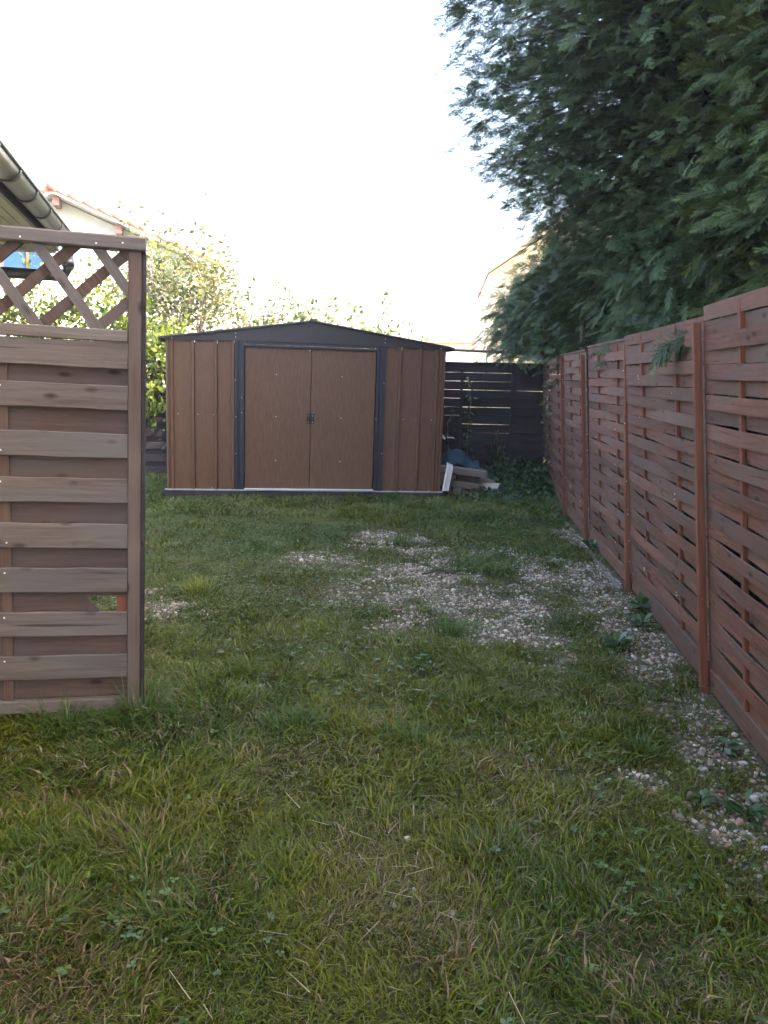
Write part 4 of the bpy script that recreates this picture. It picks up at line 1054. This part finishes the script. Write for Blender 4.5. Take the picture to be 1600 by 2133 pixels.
# ------------------------------------------------------------------ trees and bushes beyond the back fence
LIME = [(0.075, 0.105, 0.014), (0.10, 0.125, 0.02), (0.045, 0.07, 0.012), (0.13, 0.14, 0.025), (0.06, 0.085, 0.014)]
OLIVE = [(0.075, 0.09, 0.030), (0.10, 0.115, 0.04), (0.06, 0.075, 0.027), (0.125, 0.13, 0.05), (0.09, 0.105, 0.043)]
RUST = [(0.08, 0.092, 0.04), (0.11, 0.12, 0.055), (0.06, 0.07, 0.033), (0.13, 0.135, 0.06), (0.09, 0.105, 0.055), (0.075, 0.085, 0.04), (0.12, 0.13, 0.06), (0.09, 0.105, 0.05), (0.15, 0.105, 0.035)]
bush('lime_bush', (-4.3, 12.6, 0), 'bright lime green bush behind the lattice and over the back fence', 31,
     [(-1.2, 0, 1.6, 1.0, 0.7, 1.45), (-0.2, 0.1, 1.65, 0.95, 0.7, 1.4), (0.55, -0.1, 1.4, 0.8, 0.6, 1.25), (1.0, -0.75, 1.45, 0.5, 0.45, 0.85), (-2.2, 0.2, 1.6, 1.0, 0.7, 1.4)], 16000, (0.07, 0.13), LIME)
broad_tree('slender_tree', (-3.55, 14.6, 0), 'sparse olive leaved tree with forked grey stems left of the shed', 41, 1.9, 0.84, 3, 7, 0.24, (0.07, 0.13), RUST, 0.06, 6, up=0.07, sp=0.95)
broad_tree('red_leaved_shrub', (-2.35, 15.2, 0), 'shrub with a few reddish leaves above the left half of the shed roof', 43, 1.7, 0.5, 2, 6, 0.12, (0.07, 0.12), [(0.20, 0.07, 0.06), (0.12, 0.11, 0.05), (0.17, 0.14, 0.06)], 0.03, 4, cat='shrub')
bush('rounded_bush', (-1.75, 15.2, 0), 'rounded olive green bush above the middle of the shed roof', 33, [(-0.6, 0, 1.75, 0.75, 0.6, 1.05), (0.15, 0, 2.0, 0.9, 0.6, 1.3), (0.75, 0, 1.7, 0.65, 0.6, 0.95)], 3200, (0.07, 0.13), OLIVE + LIME[:2])
bush('low_bush', (-0.35, 15.4, 0), 'low green bush right of the shed ridge', 34, [(-0.3, 0, 1.75, 0.6, 0.5, 1.05), (0.3, 0, 1.7, 0.5, 0.5, 1.0), (0.75, 0, 1.6, 0.45, 0.5, 0.9)], 1800, (0.08, 0.15), OLIVE[:2] + LIME[:3])
def shoot():
    r = np.random.default_rng(6); root = empty('tall_shoot', (0.0, 15.3, 0), 'single thin leafy shoot rising above the low bush', 'plant')
    MB().tube([(0, 0, 0), (-.03, 0, 1.8), (-0.08, 0, 2.5), (-0.02, 0, 3.1)], [0.02, 0.014, 0.01, 0.004], 5).build('stem', M['pale_bark'], root)
    n = 34; z = r.uniform(2.4, 3.15, n); P = np.stack([-0.05 + r.normal(size=n) * 0.05, r.normal(size=n) * .05, z], 1)
    v, f, c = instance(LEAF, P, r.normal(size=(n, 3)), r.normal(size=(n, 3)), r.uniform(.08, .13, n), np.array(OLIVE)[r.integers(0, 5, n)])
    link('foliage', mesh_np('foliage', v, f, M['leaf'], c), root)
shoot()

# ------------------------------------------------------------------ ivy and sprigs
def ivy(name, base, label, pts, n, spread, size, seed, palette=((0.03, 0.06, 0.02), (0.05, 0.09, 0.03), (0.035, 0.065, 0.03)), face=(0, -1, 0.3), cat='ivy', group=None):
    r = np.random.default_rng(seed); root = empty(name, base, label, cat, group); pa = np.array(pts)
    MB().tube(pts, [0.005] * len(pts), 5).build('stem', M['bark'], root)
    q = r.random(n) * (len(pa) - 1); k = np.minimum(q.astype(int), len(pa) - 2); f = (q - k)[:, None]
    P = pa[k] * (1 - f) + pa[k + 1] * f + r.normal(size=(n, 3)) * np.array(spread)
    X = r.normal(size=(n, 3)) * 0.7 + np.array((0, 0, -0.6)); Z = np.array(face) + r.normal(size=(n, 3)) * 0.45
    pal = np.array(palette); C = pal[r.integers(0, len(pal), n)] * r.uniform(0.7, 1.4, (n, 1))
    v, t, c = instance(LEAF, P, X, Z, r.uniform(*size, n), C)
    link('foliage', mesh_np('foliage', v, t, M['ivy'], c), root); return root
ivy('ivy_vine', (1.17, 11.62, 0), 'long ivy strand climbing most of the dark back fence', [(0.02, -.05, 0.2), (0.0, -.05, 0.7), (0.03, -.05, 1.1), (-0.02, -.05, 1.5)], 60, (.025, .015, .04), (.06, .10), 51, group='ivy strands on the back fence')
ivy('ivy_vine', (0.90, 11.62, 0), 'short ivy strand on the back fence close to the shed', [(0.05, -.06, 0.2), (0.0, -.06, 0.5), (-0.02, -.06, 0.85), (0.05, -.06, 0.98)], 20, (.035, .015, .04), (.045, .07), 52, group='ivy strands on the back fence')
ivy('ivy_vine', (1.58, 11.55, 0), 'bushy ivy clump at the foot of the back fence', [(0.0, -.07, 0.0), (0.02, -.07, 0.4), (0.0, -.07, 0.72)], 70, (.07, .04, .05), (.05, .08), 53, group='ivy strands on the back fence')
ivy('ivy_vine', (-2.95, 11.8, 0), 'ivy tangle on the back fence left of the shed', [(-0.05, -.07, 0.1), (0.0, -.07, 0.5), (-0.1, -.07, 0.8), (-0.05, -.07, 1.2)], 90, (.14, .03, .06), (.05, .085), 54, group='ivy strands on the back fence')
ivy('fence_creeper', (2.2, 11.0, 0), 'dry creeper hanging on the fence in the far right corner', [(0.0, -0.1, 0.45), (-0.1, -0.4, 0.9), (-0.15, -0.6, 1.25), (-0.12, -0.5, 1.5)], 70, (.03, .12, .06), (.05, .09), 55, palette=((0.05, 0.09, 0.03), (0.12, 0.10, 0.05), (0.16, 0.14, 0.08)), face=(-1, -.4, .3))
BR = ((0.09, 0.16, 0.03), (0.12, 0.20, 0.04))
for x, y, z, n, lb in [(1.68, 5.25, 1.58, 7, 'topmost light green sprig poking through the third fence panel'), (1.66, 5.22, 1.32, 12, 'largest light green sprig poking through the third fence panel'),
                       (1.72, 5.15, 0.52, 8, 'light green sprig low on the third fence panel'), (1.80, 6.25, 0.25, 9, 'pale sprig at the foot of the fourth fence panel')]:
    ivy('leaf_sprig', (x, y, z), lb, [(0.08, 0.0, 0.0), (0.03, 0, 0.03), (-0.02, -.02, 0.05)], n, (.015, .05, .05), (.035, .06), int(x * 100 + z * 10), palette=BR, face=(-1, -.6, .4), cat='sprig', group='sprigs poking through the woven fence')

def undergrowth():
    r = np.random.default_rng(61); n = 5200
    x = r.uniform(1.0, 2.25, n); y = r.uniform(9.7, 11.6, n); d = np.clip((y - 9.7) / 1.6, 0, 1) * np.clip((x - 1.15) / 0.5 + 0.2, 0.05, 1)
    keep = r.random(n) < 0.25 + 0.75 * d; x, y, d = x[keep], y[keep], d[keep]; n = len(x)
    z = r.random(n) ** 0.8 * (0.07 + 0.30 * d * (0.4 + 0.9 * fbm(x * 4, y * 4, 77)))
    P = np.stack([x, y, z], 1); X = r.normal(size=(n, 3)) + np.array((0, -0.4, 0.2)); Z = r.normal(size=(n, 3)) * 0.6 + np.array((0, -0.3, 0.9))
    pal = np.array([(0.022, 0.05, 0.014), (0.032, 0.068, 0.02), (0.045, 0.078, 0.028)]); C = pal[r.integers(0, 3, n)] * r.uniform(0.7, 1.3, (n, 1))
    v, f, c = instance(LEAF, P, X, Z, r.uniform(.05, .10, n), C)
    tag(link('undergrowth', mesh_np('undergrowth', v, f, M['ivy'], c)), 'dark leafy undergrowth filling the far right corner', 'undergrowth', kind='stuff')
undergrowth()

# ------------------------------------------------------------------ lawn, gravel and weeds
SHED_I = SHED.inverted(); GATE_I = GATE.inverted()
def fence_x(y): return np.interp(y, [p[1] for p in POSTS] + [CORNER[1]], [p[0] for p in POSTS] + [CORNER[0]])

def scatter(density, seed, xr=(-5.0, 2.4), yr=(1.35, 11.6)):
    r = np.random.default_rng(seed)
    n = int(density * (xr[1] - xr[0]) * (yr[1] - yr[0])); x = r.uniform(*xr, n); y = r.uniform(*yr, n)
    keep = (x > -0.545 * y - 1.3) & (x < np.minimum(0.52 * y + 1.1, fence_x(y) - 0.035))
    lx = (x + 0.95) * cos(radians(9)) + (y - 9.83) * sin(radians(9)); ly = -(x + 0.95) * sin(radians(9)) + (y - 9.83) * cos(radians(9))
    keep &= ~((lx > -1.78) & (lx < 1.8) & (ly > -0.085))
    return x[keep], y[keep], r

DEAD = [(-0.78, 2.40, .16, .12), (-0.92, 1.97, .26, .16), (-0.85, 1.75, .3, .15), (-0.5, 2.15, .14, .12), (0.56, 2.95, .22, .10), (-1.15, 2.6, .14, .12), (0.68, 1.92, .16, .12), (-0.35, 3.0, .2, .12), (0.2, 1.85, .15, .1)]
def grass():
    Vs = []; Fs = []; Cs = []; base = 0
    for (y0, y1, dens, wmul, seed) in ((0.9, 1.35, 9000, 1.3, 6), (1.35, 2.6, 20000, 1.0, 1), (2.6, 4.2, 13000, 1.25, 2), (4.2, 6.5, 7500, 1.7, 3), (6.5, 11.6, 4500, 2.2, 4)):
        x, y, r = scatter(dens, seed, yr=(y0, y1)); n = len(x)
        g = gravel_amount(x, y)
        thin = fbm(x * 1.7 + 3, y * 1.7, 51); bald = np.clip((thin - 0.56) * 5, 0, 1) * 0.75
        keep = r.random(n) > np.clip(g * 0.95, 0, 0.70) + bald * 0.5
        x, y, g, bald = x[keep], y[keep], g[keep], bald[keep]; n = len(x)
        clump = fbm(x * 2.6, y * 2.6, 61); fine = vnoise(x * 14, y * 14, 63); lush = fbm(x * 1.1 + 7, y * 1.1, 65)
        near_gate = np.exp(-(((x + 1.35) / 0.42) ** 2 + ((y - 3.22) / 0.13) ** 2)); post = np.exp(-(((x + 1.02) / 0.16) ** 2 + ((y - 3.3) / 0.12) ** 2))
        h = (0.020 + 0.042 * clump ** 1.3 + 0.022 * fine) * (1 + 0.35 * lush) * r.uniform(0.5, 1.45, n) * (1 - 0.4 * g) + 0.07 * near_gate * r.random(n) + 0.13 * post * r.random(n) ** 2
        h *= np.where(y > 8.4, 1.25, np.where(y > 4.0, 0.78, 1.0))
        # heading of each blade: combed by clump, leaning a lot
        az = 2 * pi * vnoise(x * 3.3, y * 3.3, 71) * 1.5 + r.normal(size=n) * 1.1; lean = np.abs(r.normal(size=n)) * 0.55 + 0.35 + 0.5 * (1 - clump)
        w = (0.0013 + 0.0011 * r.random(n) + 0.0012 * (h > 0.075)) * wmul
        d = np.stack([np.cos(az), np.sin(az)], 1); fa = r.random(n) * 2 * pi; s = np.stack([np.cos(fa), np.sin(fa)], 1)
        z0 = ground_z(x, y) - 0.004
        m1, m2 = h * 0.55, h
        b = np.stack([x, y], 1); p1 = b + d * (h * np.sin(lean * 0.6) * 0.55)[:, None]; z1 = z0 + h * 0.55 * np.cos(lean * 0.6)
        p2 = p1 + d * (h * np.sin(np.minimum(lean * 1.7, 1.75)) * 0.6)[:, None]; z2 = z1 + h * 0.6 * np.cos(np.minimum(lean * 1.7, 1.75))
        z2 = np.maximum(z2, z0 + 0.004)
        sw = s * w[:, None]
        v = np.empty((n, 5, 3)); v[:, 0, :2] = b - sw; v[:, 1, :2] = b + sw; v[:, 0, 2] = v[:, 1, 2] = z0
        v[:, 2, :2] = p1 - sw * 0.85; v[:, 3, :2] = p1 + sw * 0.85; v[:, 2, 2] = v[:, 3, 2] = z1; v[:, 4, :2] = p2; v[:, 4, 2] = z2
        tri = np.array([(0, 1, 3), (0, 3, 2), (2, 3, 4)])
        f = tri[None] + (base + np.arange(n) * 5)[:, None, None]; base += n * 5
        # lush green, yellow green, straw, with a warm near, cool far cast painted in
        far = np.clip((y - 3.0) / 3.5, 0, 1)[:, None]
        G = np.array((0.050, 0.088, 0.008)) * (1 - far) + np.array((0.050, 0.094, 0.019)) * far
        Yg = np.array((0.125, 0.128, 0.009)) * (1 - far) + np.array((0.115, 0.132, 0.027)) * far; St = np.array((0.21, 0.165, 0.085))
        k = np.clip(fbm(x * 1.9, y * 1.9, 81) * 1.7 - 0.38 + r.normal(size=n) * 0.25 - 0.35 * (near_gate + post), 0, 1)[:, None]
        c = G * (1 - k) + Yg * k
        dead = sum(np.exp(-(((x - a) / p) ** 2 + ((y - b_) / q) ** 2)) for a, b_, p, q in DEAD)
        ps = np.clip(0.04 + 0.36 * dead + 0.55 * np.clip(fbm(x * 2.4 + 9, y * 2.4, 91) - 0.55, 0, 1) * 2.2 + 0.15 * bald + 0.12 * g, 0, 0.7)
        st = (r.random(n) < ps)[:, None]; c = np.where(st, (St * (1 - 0.35 * dead[:, None]) + np.array((0.10, 0.045, 0.02)) * 0.6 * dead[:, None]) * r.uniform(0.5, 1.15, (n, 1)), c) * r.uniform(0.72, 1.28, (n, 1))
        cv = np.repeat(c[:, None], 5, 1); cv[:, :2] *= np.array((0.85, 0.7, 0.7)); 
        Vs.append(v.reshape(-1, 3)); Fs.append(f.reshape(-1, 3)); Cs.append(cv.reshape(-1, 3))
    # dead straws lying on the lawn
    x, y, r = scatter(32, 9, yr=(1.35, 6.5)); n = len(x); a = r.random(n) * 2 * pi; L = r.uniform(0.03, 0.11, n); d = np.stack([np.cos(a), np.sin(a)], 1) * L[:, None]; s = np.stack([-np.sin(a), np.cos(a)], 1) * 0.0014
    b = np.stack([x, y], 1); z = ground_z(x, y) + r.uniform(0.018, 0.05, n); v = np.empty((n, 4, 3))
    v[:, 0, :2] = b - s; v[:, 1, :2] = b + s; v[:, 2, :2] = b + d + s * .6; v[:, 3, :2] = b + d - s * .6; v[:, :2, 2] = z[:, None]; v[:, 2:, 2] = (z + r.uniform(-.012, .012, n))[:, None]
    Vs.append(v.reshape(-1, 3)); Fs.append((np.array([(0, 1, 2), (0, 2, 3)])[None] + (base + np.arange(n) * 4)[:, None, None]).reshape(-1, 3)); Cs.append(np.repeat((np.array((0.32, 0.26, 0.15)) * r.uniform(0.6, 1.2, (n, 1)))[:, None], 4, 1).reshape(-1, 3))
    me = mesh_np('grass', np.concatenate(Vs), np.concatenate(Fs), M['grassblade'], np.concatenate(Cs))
    tag(link('grass', me), 'short patchy lawn grass with yellowed and straw coloured patches', 'grass', kind='stuff')
grass()

def gravel():
    ico = []
    r0 = random.Random(2); a = (1 + 5 ** 0.5) / 2
    V = np.array([(-1, a, 0), (1, a, 0), (-1, -a, 0), (1, -a, 0), (0, -1, a), (0, 1, a), (0, -1, -a), (0, 1, -a), (a, 0, -1), (a, 0, 1), (-a, 0, -1), (-a, 0, 1)]) / math.hypot(1, a)
    Fc = np.array([(0, 11, 5), (0, 5, 1), (0, 1, 7), (0, 7, 10), (0, 10, 11), (1, 5, 9), (5, 11, 4), (11, 10, 2), (10, 7, 6), (7, 1, 8), (3, 9, 4), (3, 4, 2), (3, 2, 6), (3, 6, 8), (3, 8, 9), (4, 9, 5), (2, 4, 11), (6, 2, 10), (8, 6, 7), (9, 8, 1)])
    tm = [(V * np.array([r0.uniform(.75, 1.15), r0.uniform(.6, 1.0), r0.uniform(.45, .75)]) * (1 + 0.18 * np.random.default_rng(s).normal(size=(12, 1)).clip(-1, 1)), Fc, np.zeros(12)) for s in range(6)]
    x, y, r = scatter(3400, 101, yr=(1.9, 8.7), xr=(-2.2, 2.2)); g = gravel_amount(x, y); keep = r.random(len(x)) < np.clip(g * 0.85 - 0.10, 0, 0.62) * (0.45 + 0.95 * vnoise(x * 9, y * 9, 141)) + 0.003
    x, y, g = x[keep], y[keep], g[keep]; n = len(x)
    near = np.clip((4.6 - y) / 2, 0, 1); size = np.minimum(r.gamma(2.6, 0.0021, n), 0.018) * (1 + 0.25 * near) + 0.0025
    P = np.stack([x, y, ground_z(x, y) + size * 0.12], 1)
    pal = np.array([(0.43, 0.38, 0.32), (0.32, 0.275, 0.225), (0.50, 0.45, 0.385), (0.24, 0.195, 0.155), (0.39, 0.305, 0.23)]); red = np.array((0.30, 0.18, 0.13))
    C = pal[r.integers(0, 5, n)] * r.uniform(0.6, 1.15, (n, 1)); wr = (r.random(n) < 0.05 + 0.28 * near * (x > 0.9))[:, None]; C = np.where(wr, red * r.uniform(.6, 1.2, (n, 1)), C)
    X = r.normal(size=(n, 3)); X[:, 2] *= 0.3; Z = np.array((0, 0, 1.0)) + r.normal(size=(n, 3)) * 0.35
    v, f, c = instance(tm, P, X, Z, size, C)
    tag(link('gravel', mesh_np('gravel', v, f, M['stone'], c)), 'pale limestone gravel showing through the thin lawn and along the fence', 'gravel', kind='stuff')
    # fallen leaves, flakes of bark: rusty litter by the fence
    x, y, r = scatter(420, 105, yr=(1.9, 6.8), xr=(0.8, 2.1)); keep = (fence_x(y) - x < 0.55) & (r.random(len(x)) < 0.55); x, y = x[keep], y[keep]; n = len(x)
    P = np.stack([x, y, ground_z(x, y) + r.uniform(.008, .03, n)], 1); X = r.normal(size=(n, 3)); X[:, 2] *= .2; Z = np.array((0, 0, 1.)) + r.normal(size=(n, 3)) * .4
    pal = np.array([(0.22, 0.09, 0.045), (0.16, 0.08, 0.05), (0.25, 0.15, 0.08)]); v, f, c = instance(LEAF, P, X, Z, r.uniform(.012, .03, n), pal[r.integers(0, 3, n)])
    tag(link('leaf_litter', mesh_np('leaf_litter', v, f, M['leaf'], c)), 'rusty leaf litter scattered on the gravel by the fence', 'leaf litter', kind='stuff')
gravel()

def clover():
    x, y, r = scatter(260, 111, yr=(1.4, 8.5)); c0 = fbm(x * 1.3 + 2, y * 1.3 + 5, 121); near_f = np.clip(1 - (fence_x(y) - x) / 1.3, 0, 1)
    keep = r.random(len(x)) < np.clip((c0 - 0.52) * 3, 0, 0.55) + 0.22 * near_f + 0.35 * np.exp(-(((x + 1.5) / .5) ** 2 + ((y - 3.0) / .25) ** 2)); x, y = x[keep], y[keep]; n = len(x)
    P = np.repeat(np.stack([x, y, ground_z(x, y) + r.uniform(0.02, 0.055, n)], 1), 3, 0); a = np.repeat(r.random(n) * 2 * pi, 3) + np.tile([0, 2.09, 4.19], n)
    X = np.stack([np.cos(a), np.sin(a), np.full(3 * n, 0.15)], 1); Z = np.array((0, 0, 1.)) + r.normal(size=(3 * n, 3)) * .2
    lf = [(np.array([(0, 0, 0), (0.5, 0.42, 0.05), (1, 0.3, 0), (1.0, -0.3, 0), (0.5, -0.42, 0.05)]), np.array([(0, 4, 1), (1, 4, 2), (2, 4, 3)]), np.zeros(5))]
    pal = np.array([(0.06, 0.105, 0.024), (0.075, 0.12, 0.026), (0.06, 0.095, 0.036)]); C = np.repeat(pal[r.integers(0, 3, n)] * r.uniform(.7, 1.3, (n, 1)), 3, 0)
    v, f, c = instance(lf, P, X, Z, np.repeat(r.uniform(0.009, 0.019, n), 3), C)
    tag(link('clover', mesh_np('clover', v, f, M['ivy'], c)), 'clover and small round leaved weeds among the grass', 'clover', kind='stuff')
clover()

def weed(x, y, n, L, label, seed, pal, w=0.2, up_=0.5, cat='weed', group='weeds growing by the fence', name='weed_plant'):
    r = np.random.default_rng(seed); z = float(ground_z(x, y))
    root = empty(name, (x, y, z), label, cat, group)
    MB().tube([(0, 0, -0.02), (0.005, 0, L * 0.5)], [0.004, 0.002], 5).build('stem', M['ivy'], root)
    a = r.random(n) * 2 * pi; X = np.stack([np.cos(a), np.sin(a), np.abs(r.normal(size=n)) * up_ + 0.1], 1)
    P = np.stack([np.cos(a) * 0.01, np.sin(a) * 0.01, r.random(n) * L * 0.5], 1); Z = np.array((0, 0, 1.)) + r.normal(size=(n, 3)) * 0.3
    tv = [(np.array([(0, 0, 0), (0.35, w * 0.6, 0.04), (0.7, w, 0.0), (1, 0, -0.14), (0.7, -w, 0.0), (0.35, -w * 0.6, 0.04)]), np.array([(0, 5, 1), (1, 5, 4), (1, 4, 2), (2, 4, 3)]), np.zeros(6))]
    C = np.array(pal)[r.integers(0, len(pal), n)] * r.uniform(.75, 1.3, (n, 1))
    v, f, c = instance(tv, P, X, Z, r.uniform(.6, 1.1, n) * L, C)
    link('leaves', mesh_np('leaves', v, f, M['ivy'], c), root)
WP = [(0.045, 0.09, 0.03), (0.06, 0.11, 0.04), (0.05, 0.085, 0.045)]
for i, (x, y, n, L, lb) in enumerate([(1.30, 2.63, 22, 0.085, 'broad leaved weed on the gravel nearest the fence corner of the photo'), (1.16, 2.70, 16, 0.07, 'small upright weed among reddish gravel left of the broad leaved weed'),
        (1.42, 3.13, 18, 0.07, 'weed tucked against the base board of the near fence panel'), (1.72, 5.15, 26, 0.11, 'dark green weed at the kerb near the third fence post'), (1.60, 4.78, 20, 0.09, 'weed beside the pale concrete kerb in mid distance'),
        (1.33, 4.35, 24, 0.10, 'weed clump in the gravel strip away from the fence'), (1.86, 7.0, 26, 0.13, 'weed clump near the far end of the gravel strip'), (1.45, 2.32, 20, 0.09, 'weed at the very edge of the picture by the fence foot')]):
    weed(x, y, n, L, lb, 130 + i, WP)
def tuft(x, y, n, h, label, seed, pal, spread=0.04, lean=0.45, w=0.0026):
    r = np.random.default_rng(seed); z = float(ground_z(x, y)); a = r.random(n) * 2 * pi; rr = np.minimum(np.abs(r.normal(size=n)), 1.3) * spread
    root_v = np.stack([np.cos(a) * rr, np.sin(a) * rr, np.full(n, -0.005)], 1); hh = h * r.uniform(0.45, 1.1, n); le = lean * r.uniform(.2, 1.5, n); az = a + r.normal(size=n) * .6
    d = np.stack([np.cos(az), np.sin(az), np.zeros(n)], 1); s = np.stack([-np.sin(az), np.cos(az), np.zeros(n)], 1) * w; k = np.array((0, 0, 1.))
    p1 = root_v + d * (hh * .4 * np.sin(le))[:, None] + k * (hh * .4 * np.cos(le))[:, None]; p2 = p1 + d * (hh * .35 * np.sin(le * 1.7))[:, None] + k * (hh * .35 * np.cos(le * 1.7))[:, None]
    p3 = p2 + d * (hh * .3 * np.sin(le * 2.6))[:, None] + k * (hh * .3 * np.cos(le * 2.6))[:, None]
    v = np.stack([root_v - s, root_v + s, p1 - s, p1 + s, p2 - s * .7, p2 + s * .7, p3], 1)
    f = np.array([(0, 1, 3), (0, 3, 2), (2, 3, 5), (2, 5, 4), (4, 5, 6)])[None] + (np.arange(n) * 7)[:, None, None]
    c = np.repeat((np.array(pal)[r.integers(0, len(pal), n)] * r.uniform(.7, 1.3, (n, 1)))[:, None], 7, 1)
    o = link('grass_tuft', mesh_np('grass_tuft', v.reshape(-1, 3), f.reshape(-1, 3), M['grassblade'], c.reshape(-1, 3))); o.location = (x, y, z)
    tag(o, label, 'grass tuft', 'taller grass tufts in the lawn')
TG = [(0.045, 0.09, 0.02), (0.06, 0.105, 0.025), (0.08, 0.11, 0.03)]; TY = [(0.10, 0.12, 0.03), (0.14, 0.14, 0.05), (0.07, 0.10, 0.03)]
for i, (x, y, n, h, lb, pl, sp) in enumerate([(1.06, 3.05, 190, 0.11, 'dense bright green grass tuft beside the reddish gravel', TG, .045), (-1.03, 3.30, 90, 0.24, 'long grass blades growing up the foot of the lattice panel stile', TG + TY, .06),
        (-1.32, 3.20, 120, 0.15, 'ragged grass tuft under the bottom rail of the lattice panel', TG, .09), (0.42, 4.55, 160, 0.13, 'grass tuft at the near edge of the central gravel', TG, .10),
        (0.28, 5.0, 120, 0.09, 'olive grass tuft growing in the middle of the gravel', TY, .09), (0.62, 5.75, 70, 0.10, 'small olive tuft near the fallen twig on gravel', TY, .05), (0.15, 7.1, 130, 0.15, 'upright grass strip splitting the far gravel patch', TG, .09),
        (-1.28, 5.42, 150, 0.12, 'grass tuft coloured bright yellow green to suggest a sun patch right of the lattice panel', [(0.16, 0.19, 0.03), (0.2, 0.2, 0.04)], .08), (0.15, 3.1, 200, 0.11, 'lush grass tuft in the middle of the near lawn', TG, .10),  # first tuft here: patch of sun put into the blade colour
        (0.35, 2.35, 160, 0.10, 'long bladed tuft in the front of the lawn', TG + TY, .08), (-0.35, 3.3, 170, 0.10, 'dark green tuft left of centre in the near lawn', TG, .10)]):
    tuft(x, y, n, h, lb, 150 + i, pl, sp)
def fallen_twig():
    root = MB().tube([(0, 0, 0.02), (0.12, 0.03, 0.05), (0.24, -0.02, 0.035), (0.4, 0.02, 0.02)], [0.006, 0.007, 0.005, 0.003], 6)
    root.tube([(0.13, .03, .045), (0.2, 0.12, 0.09)], [0.004, 0.002], 5)
    tag(root.build('fallen_twig', M['dark_slat'], None, T(0.30, 5.95, 0.0)), 'dark fallen twig lying across the pale gravel', 'twig')
fallen_twig()

# ------------------------------------------------------------------ thin scattering volume added to imitate veiling glare of the lens
hz = bpy.data.materials.new('thin_glare_veil'); hz.use_nodes = True
hn = hz.node_tree; hn.nodes.remove(hn.nodes['Principled BSDF'])
pv = hn.nodes.new('ShaderNodeVolumePrincipled'); pv.inputs['Color'].default_value = (0.95, 0.95, 1, 1); pv.inputs['Density'].default_value = 0.0016; pv.inputs['Anisotropy'].default_value = 0.3
hn.links.new(pv.outputs[0], hn.nodes['Material Output'].inputs['Volume'])
tag(MB().box(-650, 650, -550, 750, -1.0, 9.6).build('glare_veil', hz), 'thin pale volume added to imitate lens glare over the garden', 'glare_veil', kind='stuff')
